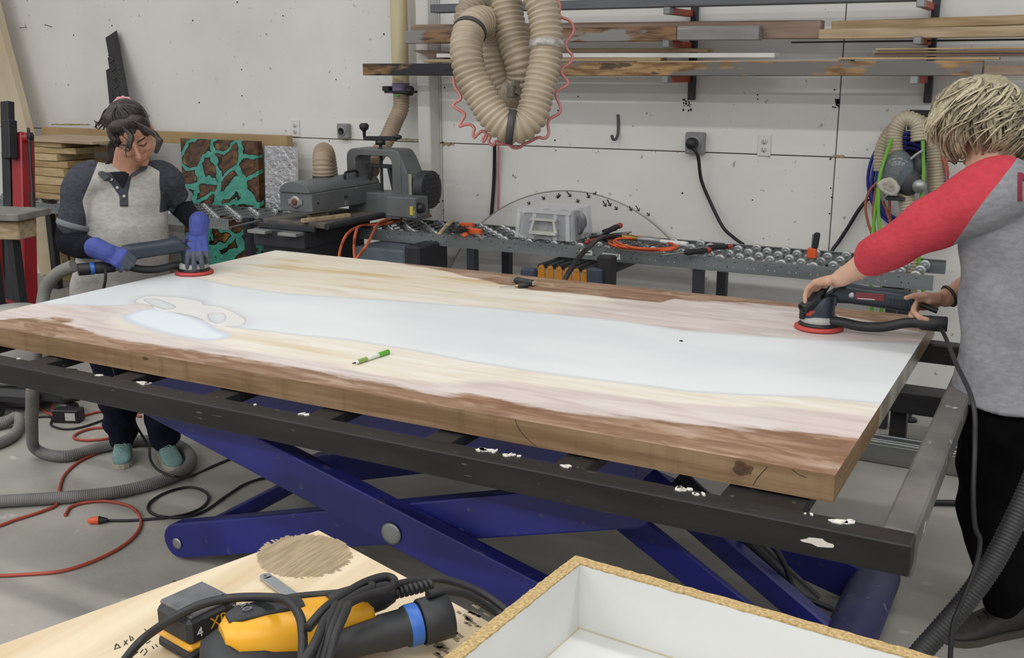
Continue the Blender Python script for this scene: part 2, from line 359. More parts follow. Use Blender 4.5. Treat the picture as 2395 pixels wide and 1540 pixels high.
def slab_mat(name, resin):
    m = bpy.data.materials.new(name); m.use_nodes = True; nt = m.node_tree; N = nt.nodes; p = N['Principled BSDF']
    tc = N.new('ShaderNodeTexCoord').outputs['Object']
    at_ = N.new('ShaderNodeAttribute'); at_.attribute_name = 'zone'
    sp = N.new('ShaderNodeSeparateColor'); nt.links.new(at_.outputs['Color'], sp.inputs[0]); brown, isl_, curl_ = sp.outputs; pink = at_.outputs['Alpha']
    streak = node_noise(nt, tc, 6, (.42, 3.6, 1), 10, (0, 0, 0), .9); mott = node_noise(nt, tc, 9, (.7, 2.0, 1), 10, (3, 3, 0), 1.2); fine = node_noise(nt, tc, 30, (.25, 6, 1.5), 6, (3, 1, 0)); big = node_noise(nt, tc, 2.2, (.6, 1.6, 1), 6, (7, 2, 0)); blot = node_noise(nt, tc, 7, (.5, 2, 1), 9, (1, 9, 0))
    yel = node_noise(nt, tc, 4, (.35, 3.2, 1), 6, (2, 5, 0)); rough_ = node_noise(nt, tc, 20, (.5, 1.6, 1), 8, (4, 4, 0))
    white = node_mix(nt, node_rng(nt, big, .35, .7), '#e0e5e6', '#d8dde0')
    if resin:
        col = white
        col = node_mix(nt, node_rng(nt, node_noise(nt, tc, 1.5, (1, 1.4, 1), 4, (5, 5, 0)), .55, .75, 0, .5), col, '#d8dcdc')
        # grey haze rings round the buried wood curl
        col = node_mix(nt, node_rng(nt, brown, .028, .0, 0, .55), col, '#b9bcbd')
        col = node_mix(nt, node_rng(nt, curl_, -.05, .0, 0, .45), col, '#c3c3c8')
        col = node_mix(nt, node_rng(nt, curl_, -.008, -.001, 0, .6), col, '#a9a6a8')
        col = node_mix(nt, node_rng(nt, curl_, -.002, .002), col, node_mix(nt, node_rng(nt, big, .4, .6), '#e6e5e2', '#dcdad7'))
        rough = .30
    else:
        cream = node_mix(nt, node_rng(nt, streak, .36, .70), '#e3ded4', '#d8cfbf')
        cream = node_mix(nt, node_math(nt, 'MULTIPLY', node_rng(nt, yel, .46, .64, 0, .85), node_math(nt, 'ADD', node_rng(nt, node_math(nt, 'MULTIPLY', pink, -1), 0, .8), .18)), cream, '#c6a873')
        cream = node_mix(nt, node_rng(nt, fine, .60, .72, 0, .45), cream, '#efe9dd')
        pk = node_mix(nt, node_rng(nt, streak, .35, .7), '#d2c6c1', '#bfb0aa')
        pk = node_mix(nt, node_rng(nt, blot, .5, .7, 0, .6), pk, '#dcd6d2')
        cream = node_mix(nt, node_rng(nt, node_math(nt, 'MULTIPLY', pink, -1), .1, .9, 0, .4), cream, '#dccaa6')
        col = node_mix(nt, node_rng(nt, node_math(nt, 'ADD', pink, node_math(nt, 'MULTIPLY', node_math(nt, 'SUBTRACT', blot, .5), 1.3)), .25, .7), cream, pk)
        br = node_mix(nt, node_rng(nt, streak, .34, .68), '#a1846b', '#7f5f47')
        br = node_mix(nt, node_rng(nt, blot, .52, .74, 0, .7), br, '#c0ae9f')
        br = node_mix(nt, node_rng(nt, mott, .46, .62, 0, .75), br, '#7a573d')
        br = node_mix(nt, node_rng(nt, mott, .40, .30, 0, .6), br, '#b79c84')
        br = node_mix(nt, node_rng(nt, fine, .58, .72, 0, .55), br, '#71543f')
        bz = node_math(nt, 'ADD', node_math(nt, 'ADD', brown, node_math(nt, 'MULTIPLY', node_math(nt, 'SUBTRACT', blot, .5), .10)), node_math(nt, 'MULTIPLY', node_math(nt, 'SUBTRACT', rough_, .5), .07))
        col = node_mix(nt, node_rng(nt, bz, -.014, .014), col, br)
        col = node_mix(nt, node_rng(nt, isl_, -.03, .0, 0, .5), col, '#c9c6c8')
        col = node_mix(nt, node_rng(nt, isl_, -.002, .002), col, node_mix(nt, node_rng(nt, isl_, .0, .035), '#c5ccd6', '#dbe3e8'))
        col = node_mix(nt, node_rng(nt, curl_, -.002, .002), col, '#e4e2dd')
        # the sawn side faces: plain mid brown timber with long grain lines and a few knots
        ge = N.new('ShaderNodeNewGeometry'); sz = N.new('ShaderNodeSeparateXYZ'); nt.links.new(ge.outputs['True Normal'], sz.inputs[0])
        vert = node_noise(nt, tc, 22, (1, 1, .15), 5, (2, 0, 0)); gr = node_noise(nt, tc, 14, (.22, .22, 3.5), 7, (0, 4, 0))
        side = node_mix(nt, node_rng(nt, gr, .36, .66), '#987e60', '#7f6548')
        side = node_mix(nt, node_rng(nt, vert, .5, .72, 0, .5), side, '#6e553b')
        side = node_mix(nt, node_rng(nt, node_noise(nt, tc, 3.1, (1, 1, 3), 4, (.4, 0, 0)), .66, .78, 0, .75), side, '#5a4029')
        col = node_mix(nt, node_rng(nt, node_math(nt, 'ABSOLUTE', sz.outputs[2]), .4, .6), side, col)
        rough = .42
        bp = N.new('ShaderNodeBump'); bp.inputs['Strength'].default_value = .08; bp.inputs['Distance'].default_value = .01; nt.links.new(fine, bp.inputs['Height']); nt.links.new(bp.outputs[0], p.inputs['Normal'])
    if resin:
        ge = N.new('ShaderNodeNewGeometry'); sz = N.new('ShaderNodeSeparateXYZ'); nt.links.new(ge.outputs['True Normal'], sz.inputs[0])
        side = node_mix(nt, node_rng(nt, node_noise(nt, tc, 3.5, (1, 2.5, .6), 5, (2, 0, 0)), .4, .62), '#b5b09f', '#8b857a')
        col = node_mix(nt, node_rng(nt, node_math(nt, 'ABSOLUTE', sz.outputs[2]), .4, .6), side, col)
    nt.links.new(col, p.inputs['Base Color']); p.inputs['Roughness'].default_value = rough; p.inputs['Specular IOR Level'].default_value = .35
    return m
m_sw, m_sr = slab_mat('slab_wood', False), slab_mat('slab_resin', True)
slab = thing('table_slab', 'long pale wood and white resin river table slab lying on the black steel frame', 'table slab', ((SX0+SX1)/2, (SY0+SY1)/2, SZ0))
zero = np.zeros(NX)
slab_part('wood_edge_near', zero, b1, 70, m_sw, slab)
slab_part('resin_river', b1, b2, 80, m_sr, slab)
slab_part('wood_edge_far', b2, zero+(SY1-SY0), 60, m_sw, slab)
m_knot = mat('knot_brown', '#6a5038', .6, col2='#4c3625', scale=60, stretch=(1, 1, .5)); m_crack = mat('crack_dark', '#43301f', .8)
for (x, y, rx, ry) in [(1738, 1097, 24, 16), (340, 839, 7, 4)]:
    for k in (1.0, .62):
        P = [ony(x+rx*k*math.cos(t)*(1+.18*math.sin(4*t+x)), y+ry*k*math.sin(t)*(1+.2*math.cos(3*t))+.18*rx*k*math.cos(t), SY0-.0004-.0003*(k < 1)) for t in np.linspace(0, 2*math.pi, 23)[:-1]]
        B().prism(P, (0, .002, 0)).o('knot', m_knot if k == 1 else mat('knot_core', '#523b28', .6, var=.25, scale=80), slab)
for P in ([(1205, 982), (1212, 1000), (1228, 1022), (1255, 1045)], [(1762, 1135), (1772, 1118), (1795, 1092)], [(1852, 1098), (1868, 1110), (1886, 1118)]):
    B().tube(spl([ony(x, y, SY0-.0002) for x, y in P], 5), .0009, 5).o('crack', m_crack, slab)
# ---------------------------------------------------------------- steel frame
m_steel = mat('black_mill_steel', '#1f1f20', .42, .35, col2='#2c2c2c', scale=5, stretch=(.6, 3, 3), bump=.05, speck='#5c5955', speckscale=26, speckth=.69)
m_dusty = mat('dusty_mill_steel', '#5a5855', .55, .2, col2='#77746f', scale=5, detail=9, bump=.08, bscale=60, speck='#b9b4ac', speckscale=16, speckth=.63)
fr = thing('lift_platform', 'black square tube frame with cross bars carrying the big resin slab', 'frame', (-1.7, 2.75, .73))
FX0, FX1, FYa, FYb, FZ0, FZ1 = -3.36, -.198, 1.894, 3.515, .735, .799
bb_ = B().box(((FX0+FX1)/2, FYa+.032, (FZ0+FZ1)/2), (FX1-FX0, .064, FZ1-FZ0), ch=.003)
bb_.o('front_rail', m_steel, fr)
B().box(((FX0+FX1)/2, FYb-.032, (FZ0+FZ1)/2), (FX1-FX0, .064, FZ1-FZ0), ch=.005).o('rear_rail', m_steel, fr)
B().box((FX1-.032, (FYa+FYb)/2, FZ1-.031), (.064, FYb-FYa-.13, .062), ch=.006).o('end_rail', m_dusty, fr)
B().box((FX0+.032, (FYa+FYb)/2, FZ1-.032), (.064, FYb-FYa-.13, .064), ch=.005).o('end_rail', m_steel, fr)
B().box((FX1-.018, 2.02, FZ0-.022), (.03, .06, .05), ch=.004).o('corner_bracket', m_dusty, fr)
for cx in (-.50, -.93, -1.28, -1.64, -2.0, -2.36, -2.72, -3.05):
    w = .17 if cx == -.50 else .075
    B().box((cx, (FYa+FYb)/2, .78), (w, FYb-FYa-.12, .03), ch=.002).o('cross_bar', mat('bar_steel', '#262627', .45, .3, var=.3, scale=8, speck='#55524e', speckscale=30, speckth=.64), fr)
# flakes of dried resin on the rail
m_flake = mat('dried_resin', '#d6d2c8', .6)
fl = B()
for (x, y, n, s) in [(328, 897, 3, .014), (240, 880, 1, .008), (595, 947, 1, .006), (716, 965, 3, .008), (1140, 1055, 7, .009), (1200, 1066, 6, .007), (1320, 1092, 2, .008), (1605, 1145, 5, .012), (1630, 1158, 3, .010), (1970, 1222, 5, .010), (1890, 1205, 2, .004), (45, 838, 1, .005)]:
    for i in range(n):
        p = onz(x+random.uniform(-9, 9)*n**.5, y+random.uniform(-2, 2), FZ1); a = random.uniform(0, 6)
        p.y = min(max(p.y, FYa+.004), FYa+.06)
        w, l = s*random.uniform(.4, 1), s*random.uniform(.6, 1.8); c, q = math.cos(a), math.sin(a)
        fl.prism([p+Vector((c*l*u-q*w*v, q*l*u+c*w*v, .0)) for u, v in ((-1, -.5), (.2, -1), (1, .1), (.3, .8), (-.7, .7))], (0, 0, .0025))
fl.o('resin_flake', m_flake, fr, kind='stuff')
p = ony(1735, 1184, FYa-.0005)
for (x, y, w) in [(1915, 1270, 40)]:
    P = [ony(x+w*math.cos(t)*(1+.2*math.sin(3*t))*.9-6*math.sin(t*5), y+8*math.cos(t)+9*math.sin(t), FYa-.0008) for t in np.linspace(0, 6.28, 18)[:-1]]
    B().prism(P, (0, .002, 0)).o('resin_smear', m_flake, fr)
# ---------------------------------------------------------------- scissor lift
m_blue = mat('lift_blue', '#22287a', .38, 0, col2='#1b2064', scale=4, bump=.03, speck='#3a3c68', speckscale=24, speckth=.66)
m_blued = mat('lift_blue_dusty', '#26295f', .5, 0, col2='#3b3d63', scale=6, detail=9, speck='#77777f', speckscale=20, speckth=.66)
m_zinc = mat('zinc_steel', '#9a9d9c', .4, .7, var=.15)
lift = thing('scissor_lift', 'dark blue hydraulic scissor lift table under the steel frame', 'lift table', (-1.5, 2.7, 0))
def leg(name, p, q, y, w, h, m):
    p = Vector((p[0], y, p[1])); q = Vector((q[0], y, q[1])); d = (q-p).normalized(); nrm = Vector((-d.z, 0, d.x)); P = []
    for i in range(9): a = math.pi/2+math.pi*i/8; P.append(p+d*(math.cos(a)*h/2)+nrm*(math.sin(a)*h/2))
    for i in range(9): a = -math.pi/2+math.pi*i/8; P.append(q+d*(math.cos(a)*h/2)+nrm*(math.sin(a)*h/2))
    return B().prism([v+Vector((0, -w/2, 0)) for v in P], (0, w, 0)).o(name, m, lift, bev=.006)
for y, yo in ((2.30, 2.36), (3.16, 3.10)):
    leg('scissor_leg', (-2.66, .62), (-.50, .075), y, .055, .125, m_blue)
    leg('scissor_leg', (-2.60, .075), (-.93, .555), yo, .055, .125, m_blue)
    for (x, z, r, s) in ((-1.645, .345, .034, -1), (-2.595, .07, .02, -1)):
        yy = (y if r > .03 else yo)-.029
        if y < 2.5: B().lathe([(r, 0), (r, .004), (r*.7, .006)], (x, yy, z), (0, -1, 0), 20).o('pivot_pin', m_zinc, lift)
B().cyl((-2.56, 2.36, .085), (-2.56, 3.1, .085), .03, n=16).o('cross_tube', m_blue, lift)
B().cyl((-1.2, 2.36, .47), (-1.2, 3.1, .47), .03, n=16).o('cross_tube', m_blue, lift)
B().cyl((-.43, 2.42, .075), (-.43, 3.22, .075), .072, n=24).o('axle_tube', m_blued, lift, bev=.004)
b = B()
for y in (2.27, 3.17): b.box((-1.765, y, .685), (1.77, .05, .09), ch=.004)
for x in (-2.62, -.91): b.box((x, 2.72, .69), (.05, .86, .08))
b.o('top_frame', m_blue, lift)
B().bar((-1.22, 2.58, .50), (-.46, 2.58, .06), .085, .022, (0, 1, 0), ch=.003).o('lift_arm', m_blue, lift)
B().bar((-1.14, 2.78, .50), (-.46, 2.78, .06), .07, .05, (0, 1, 0), ch=.006).o('lift_arm', m_blue, lift)
m_cylk = mat('cylinder_black', '#26282c', .4, .2)
B().cyl((-1.0, 2.9, .42), (-.56, 2.9, .10), .032, n=16).o('hydraulic_cylinder', m_cylk, lift)
b = B(); c = Vector((-.80, 2.86, .245)); R = Matrix.Rotation(math.radians(33), 3, 'Y')
b.box(c, (.085, .06, .06), R=R, ch=.004); b.cyl(c+R @ Vector((.02, 0, .02)), c+R @ Vector((.02, 0, .075)), .016, n=12); b.cyl(c+R @ Vector((-.02, -.03, .0)), c+R @ Vector((-.02, -.06, -.01)), .014, n=10)
b.cyl(c+R @ Vector((.03, -.01, -.02)), c+R @ Vector((.14, -.01, -.03)), .013, n=10)
vb = b.o('valve_block', mat('cast_grey', '#4a4c4d', .6, .3, var=.25, scale=30), lift)
for d in (-.015, .012): B().lathe([(.008, 0), (.005, -.002)], c+R @ Vector((-.03, -.0305, d)), (0, -1, 0), 10).o('port', m_cylk, vb)
wire('hydraulic_line', [c+Vector((.02, -.02, .05)), c+Vector((.09, -.03, .08)), c+Vector((.16, -.03, .0)), c+Vector((.2, -.02, -.09)), c+Vector((.3, .02, -.14))], .009, m_cylk, parent=lift)
# ================================================================ lumber rack and what hangs on the wall
m_orange = mat('rack_orange', '#a8482f', .5, var=.15, scale=12)
m_armend = mat('rack_end', '#8b8d8e', .45, .6)
m_up = mat('rack_upright', '#2a2d33', .5)
rack = thing('lumber_rack', 'wall lumber rack with orange arms and dark uprights full of boards', 'rack', (-1.5, 5.5, 0))
RACKZ = [ony(1559, 186, 5.268).z, ony(1559, 103, 5.268).z, ony(1559, 26, 5.268).z]
for k, ax in enumerate((-3.20, -1.955, -.735)):
    B().box((ax+.02, WY-.0205, 1.80), (.035, .04, .62), ch=.003).o('upright', m_up, rack)
    for z in RACKZ:
        if k == 0 and z == RACKZ[1]: z -= .024
        a = B().box((ax, 5.43, z), (.034, .30, .034), ch=.003).o('arm', m_orange, rack)
        B().box((ax, 5.25, z), (.036, .06, .036), ch=.003).o('arm_end', m_armend, a)
def wood(name, c, c2, st=(.5, 6, 6), sc=7, **k): return mat(name, c, .6, col2=c2, scale=sc, stretch=st, detail=8, bump=.06, bscale=20, **k)
m_walnut = wood('walnut_board', '#9a8473', '#7f6a5b'); m_ash = wood('ash_board', '#b39c79', '#957c58'); m_pale = wood('pale_board', '#bda98b', '#9d8768')
m_tan = wood('tan_board', '#b7a27e', '#a08a66'); m_greyb = wood('grey_beam', '#62666b', '#565a5f'); m_greyr = wood('grey_resin', '#8b898a', '#7b7878', speck='#a9a7a5', speckscale=5, speckth=.63)
m_drk = wood('dark_strip', '#2b2826', '#3a3633'); m_wht = mat('white_foam', '#d9d9d6', .7, var=.06)
def resinwood(name, a, b, c, sc, th=.48):
    m = bpy.data.materials.new(name); m.use_nodes = True; nt = m.node_tree; p = nt.nodes['Principled BSDF']
    tc = nt.nodes.new('ShaderNodeTexCoord').outputs['Object']
    n1 = node_noise(nt, tc, sc, (1, 2, 3), 4); n2 = node_noise(nt, tc, sc*4, (.6, 3, 4), 7, (3, 0, 0)); n3 = node_noise(nt, tc, sc*2.2, (.7, 2, 3.5), 5, (9, 2, 1))
    w = node_mix(nt, node_rng(nt, n2, .35, .65), b, a); col = node_mix(nt, node_rng(nt, n1, th, th+.05), w, c)
    col = node_mix(nt, node_rng(nt, n3, .62, .68, 0, .8), col, '#1d1c1d')
    nt.links.new(col, p.inputs['Base Color']); p.inputs['Roughness'].default_value = .28; return m
m_rw1 = resinwood('resin_wood_grey', '#8a6a4a', '#4f3827', '#85837f', 3.2, .53); m_rw2 = resinwood('resin_wood_black', '#94744c', '#4b3722', '#26272a', 2.4, .42); m_rw3 = resinwood('resin_wood_mixed', '#a98a5d', '#6d4f31', '#6f6d6a', 3.0, .49)
def board(x0, t0, b0, x1, t1, b1, yf, dep, m, label, cat='board', group=None, name='lumber_board'):
    A, Bq = ony(x0, t0, yf), ony(x0, b0, yf); C, D = ony(x1, t1, yf), ony(x1, b1, yf)
    h = (A.z-Bq.z+C.z-D.z)/2; z0 = (A.z+Bq.z)/2; z1 = (C.z+D.z)/2
    bb = B(); bb.bar((A.x, yf+dep/2, z0), (C.x, yf+dep/2, z1), dep, h, (0, 0, 1), ch=min(.004, h*.12))
    return bb.o(name, m, None, label, cat, group)
board(1005, 9, 31, 2140, -22, 0, 5.245, .10, m_greyb, 'long grey painted beam on the top arms of the lumber rack')
board(960, 57, 94, 1921, 47, 90, 5.36, .08, m_walnut, 'long light walnut board standing behind the resin blocks on the rack')
board(945, 72, 103, 1582, 62, 95, 5.27, .07, m_rw1, 'resin and burl offcut with brown wood inclusions on the middle rack arms')
board(1583, 61, 94, 1776, 59, 94, 5.275, .07, m_greyr, 'short pale grey resin plank with scuffed face beside the burl offcut')
board(1945, 49, 72, 2560, 29, 53, 5.36, .06, m_ash, 'yellowish ash plank on the rack above the rough pale plank')
board(1915, 68, 92, 2560, 58, 84, 5.29, .06, m_pale, 'rough pale plank with split end resting on the rack arm')
board(1850, 97, 101, 2560, 88, 92, 5.42, .06, m_drk, 'thin dark strip under the rough pale plank')
for x0, t0, b0, x1, t1, b1, yf, m, lb in [
        (990, 138, 147, 1545, 136, 142, 5.33, m_tan, 'short tan board under the white foam strip on the rack'),
        (1020, 124, 136, 1812, 125, 134, 5.35, m_wht, 'long white foam strip lying among the boards on the rack'),
        (1300, 113, 122, 1655, 113, 122, 5.40, m_tan, 'tan board with angled end above the white foam strip'),
        (1490, 143, 147, 1990, 140, 144, 5.30, m_pale, 'thin pale lath lying on the long resin beam'),
        (2048, 113, 117, 2560, 109, 113, 5.30, m_tan, 'thin light slat on top of the right hand slat stack'),
        (2042, 119, 124, 2560, 116, 121, 5.32, m_ash, 'thin ash slat in the middle of the right hand slat stack'),
        (2044, 125, 132, 2560, 123, 130, 5.34, m_walnut, 'thin walnut slat at the bottom of the right hand slat stack'),
        (1960, 134, 140, 2337, 134, 139, 5.29, m_tan, 'narrow tan batten lying on the end of the long resin beam')]:
    board(x0, t0, b0, x1, t1, b1, yf, .10, m, lb)
bb = B(); P = [ony(x, y, 5.42) for x, y in [(962, 117), (1000, 117), (1046, 121), (1046, 141), (1010, 138), (985, 126)]]
bb.prism(P, (0, .05, 0)).o('wood_offcut', m_walnut, None, 'wedge shaped walnut offcut behind the end of the white foam strip', 'offcut')
board(847, 149, 176, 1060, 148, 178, 5.262, .07, m_rw2, 'black resin beam with brown wood end sticking out past the white post')
board(1062, 148, 178, 2300, 142, 177, 5.265, .07, m_rw3, 'long mixed wood and resin beam on the lowest rack arms')
board(2302, 153, 177, 2560, 153, 177, 5.27, .07, m_walnut, 'walnut board end butted against the long mixed resin beam')
# ---------------------------------------------------------------- dust pipe, gate, flex hose to the drum sander
m_pvc = mat('duct_pvc', '#c9bd98', .5, col2='#bba987', scale=3, stretch=(2, 2, .6), lo=.4, hi=.62)
m_hose = mat('beige_flex', '#aea08a', .42, col2='#938571', scale=5, spec=.5, bump=.04)
m_hosed = mat('brown_flex', '#a8967f', .45, col2='#917d68', scale=6)
m_blk = mat('black_plastic', '#1e1f21', .45, var=.2, scale=14)
m_pur = mat('purple_primer', '#7d7190', .5, var=.25, scale=14)
duct = thing('dust_duct', 'cream dust collection pipe with black blast gate running down the wall', 'duct pipe', (-3.79, 5.5, 1.3))
pc = ony(938, 215, 5.5); pt = Vector((pc.x, 5.5, 2.7)); 
B().cyl((pc.x, 5.5, pc.z+.02), pt, .053, n=28).o('pipe', m_pvc, duct)
B().cyl((pc.x, 5.5, pc.z+.005), (pc.x, 5.5, pc.z+.055), .055, n=28).o('primer_band', m_pur, duct)
b = B().box((pc.x, 5.5, pc.z), (.17, .13, .014), ch=.003); b.box((pc.x-.085, 5.5, pc.z+.02), (.05, .10, .03), ch=.004)
b.lathe([(.018, -.03), (.03, -.012), (.03, .012), (.018, .03)], (pc.x+.085, 5.47, pc.z+.008), (0, 0, 1), 14)
bg_ = b.o('blast_gate', m_blk, duct)
B().box((pc.x+.01, 5.435, pc.z-.02), (.03, .002, .014)).o('tape', mat('green_tape', '#57b04c', .5), bg_)
b = B(); hose(b, [(pc.x, 5.5, pc.z-.005), (pc.x-.005, 5.5, pc.z-.10), ony(925, 282, 5.46), ony(908, 320, 5.4), ony(885, 358, 5.33), ony(868, 385, 5.24), ony(868, 400, 5.17)], .052, .018, .007)
b.o('flex_hose', m_hosed, duct)
# ---------------------------------------------------------------- hanging hose coil with pink air line
def hz(zx, zy, t): return at(840+zx*.2505, zy*.2505, t)
coil = thing('hanging_hose', 'big beige ribbed dust hose hanging in loops above the slab', 'hose', hz(1370, 1340, 4.2))
b = B()
path = [(1600, -420, 4.2), (1640, -200, 4.2), (1680, -30, 4.2), (1725, 120, 4.2), (1750, 300, 4.2), (1752, 450, 4.2), (1735, 600, 4.2), (1690, 780, 4.2), (1655, 930, 4.2), (1610, 1080, 4.2), (1510, 1180, 4.2), (1380, 1180, 4.2),
        (1260, 1080, 4.2), (1150, 910, 4.2), (1050, 720, 4.2), (1005, 540, 4.2), (1005, 380, 4.22), (1060, 240, 4.27), (1170, 210, 4.36), (1262, 320, 4.45), (1290, 500, 4.48), (1330, 700, 4.5), (1410, 860, 4.5), (1500, 830, 4.42), (1525, 700, 4.38), (1490, 540, 4.36), (1440, 380, 4.36), (1405, 220, 4.36), (1380, 60, 4.36), (1365, -120, 4.36), (1365, -420, 4.36)]
hose(b, [hz(*q) for q in path], .068, .0235, .011, n=22)
hmain = b.o('hose_loop', m_hose, coil)
b = B(); hose(b, [hz(1000, 240, 4.62), hz(1020, 110, 4.62), hz(1090, 10, 4.62), hz(1190, -90, 4.62), hz(1300, -300, 4.62)], .06, .0235, .009, n=20)
b.o('hose_tail', m_hose, coil)
m_strap = mat('strap_dark', '#3d3b40', .5)
def band(p, d, r, w, m, par, name='strap'):
    B().lathe([(r-.006, -w/2), (r, -w/2), (r+.001, 0), (r, w/2), (r-.006, w/2)], p, d, 26, caps=False, m=None).o(name, m, par)
band(hz(1418, 1186, 4.2), hz(1380, 1180, 4.2)-hz(1470, 1192, 4.2), .0705, .03, m_strap, coil)
band(hz(1034, 292, 4.245), hz(1005, 380, 4.22)-hz(1075, 225, 4.28), .0705, .016, m_strap, coil)
band(hz(1752, 430, 4.2), hz(1752, 400, 4.2)-hz(1748, 470, 4.2), .0712, .03, mat('grey_tape', '#a09d98', .4, var=.3, scale=40), coil, 'tape_wrap')
b = B(); b.box(hz(1430, 850, 4.33), (.03, .05, .055), ch=.004); b.bar(hz(1440, 840, 4.33), hz(1465, 760, 4.33), .02, .03); b.bar(hz(1470, 880, 4.33), hz(1490, 830, 4.33), .02, .025)
b.o('wood_clip', wood('grey_wood', '#7d766c', '#675f55'), coil)
m_pink = mat('pink_airline', '#c27c78', .45, var=.12)
ap = [(1820, -60), (1870, 40), (1870, 130), (1900, 165), (1960, 190), (2000, 250), (1990, 320), (1930, 400), (1940, 460), (1990, 520), (1975, 580), (1895, 640), (1890, 690), (1945, 760), (1935, 800), (1850, 850), (1840, 900), (1880, 1000), (1865, 1060), (1780, 1110), (1762, 1160), (1770, 1240), (1740, 1290), (1670, 1282)]
air = thing('air_line', 'pink coiled air line winding around the hanging beige hose', 'air hose', hz(1400, 1390, 4.27))
B().tube(spl([hz(x, y, 4.27) for x, y in ap], 6), .0065, 8).o('coil_run', m_pink, air)
ap2 = [(1670, 1282), (1600, 1320), (1540, 1345), (1500, 1375), (1440, 1380), (1395, 1350), (1350, 1340), (1330, 1345), (1280, 1320), (1260, 1350), (1230, 1350), (1210, 1320), (1225, 1275), (1195, 1255), (1185, 1290), (1160, 1325), (1155, 1300), (1185, 1250), (1150, 1225), (1110, 1250), (1075, 1285), (1065, 1250), (1075, 1200), (1040, 1165), (985, 1165), (940, 1180), (950, 1150), (985, 1080), (970, 1050), (905, 1010), (880, 985), (895, 960), (950, 925), (935, 870), (900, 820), (885, 770), (880, 720)]
B().tube(spl([hz(x, y, 4.29) for x, y in ap2], 6), .0065, 8).o('coil_run', m_pink, air)
# ---------------------------------------------------------------- sockets, hook, cords
m_plate = mat('outlet_white', '#d8d7d2', .4, var=.03); m_slot = mat('slot_dark', '#55524d', .6)
def outlet(x, y, label):
    p = ony(x, y, WY); t = thing('wall_outlet', label, 'outlet', (p.x, WY, p.z-.057))
    B().box((p.x, WY-.004, p.z), (.072, .008, .116), ch=.003).o('cover_plate', m_plate, t)
    for dz in (.021, -.021):
        r = B().lathe([(.017, 0), (.017, .0015)], (p.x, WY-.008, p.z+dz), (0, -1, 0), 16).o('socket', m_plate, t)
        B().box((p.x-.006, WY-.0098, p.z+dz+.003), (.003, .001, .009)).box((p.x+.006, WY-.0098, p.z+dz+.003), (.003, .001, .008)).lathe([(.003, 0), (.003, .001)], (p.x, WY-.0095, p.z+dz-.009), (0, -1, 0), 8).o('slots', m_slot, r)
outlet(1788, 340, 'white duplex outlet on the wall right of the plugged grey box')
outlet(692, 300, 'white duplex outlet on the wall above the foil faced board')
m_gbox = mat('grey_box', '#8e9090', .5, .3, var=.12)
def powerbox(x, y, w, label, plug):
    p = ony(x, y, WY); t = thing('power_socket', label, 'socket', (p.x, WY, p.z-w/2))
    B().box((p.x, WY-.025, p.z), (w, .05, w*1.12), ch=.006).o('box', m_gbox, t)
    B().lathe([(w*.40, 0), (w*.40, .004), (w*.34, .006)], (p.x, WY-.05, p.z), (0, -1, 0), 24).o('face_plate', m_gbox, t)
    s = B().lathe([(w*.27, 0), (w*.27, .004), (w*.2, .004), (w*.2, .001)], (p.x, WY-.056, p.z), (0, -1, 0), 20).o('receptacle', m_blk, t)
    return p
powerbox(810, 306, .085, 'grey square power socket on the wall left of the drum sander crank', False)
pb = powerbox(1630, 334, .105, 'grey square power box on the wall with a black plug in it', True)
m_cord = mat('black_cord', '#1d1d1f', .5, var=.15)
pl = thing('power_plug', 'black round plug and cord hanging from the grey wall power box', 'plug', (pb.x, WY-.1, pb.z-.05))
B().lathe([(.03, .0), (.034, .01), (.034, .035), (.022, .055)], (pb.x, WY-.0625, pb.z), (0, -1, 0), 18).o('plug_body', m_blk, pl)
B().tube(spl([(pb.x, WY-.105, pb.z-.01), ony(1632, 365, WY-.09), ony(1640, 420, WY-.05), ony(1660, 470, WY-.04), ony(1690, 530, WY-.06), ony(1715, 555, WY-.10), ony(1738, 572, WY-.16)], 8), .0095, 8).o('cord', m_cord, pl)
wire('black_cable', [ony(1157, 335, WY-.05), ony(1156, 400, WY-.02), ony(1152, 470, WY-.02), ony(1145, 530, WY-.02), ony(1128, 580, WY-.02), ony(1118, 640, WY-.02), ony(1114, 720, WY-.02), ony(1114, 800, WY-.02)], .011, m_cord, label='black cable hanging straight down the wall below the hose loops', cat='cable')
wire('pink_cable', [ony(1166, 335, WY-.04), ony(1165, 450, WY-.015), ony(1162, 560, WY-.015), ony(1164, 650, WY-.015), ony(1164, 740, WY-.015)], .006, m_pink, label='thin pink cable hanging down the wall beside the black one', cat='cable')
hk = ony(1446, 270, WY)
wire('wall_hook', [hk+Vector((0, -.006, .005)), ony(1446, 290, WY-.008), ony(1445, 312, WY-.012), ony(1441, 325, WY-.03), ony(1434, 326, WY-.055), ony(1431, 317, WY-.07)], .0085, mat('hook_grey', '#5b5c5c', .5, .4), label='dark metal utility hook screwed to the bare white wall', cat='hook')
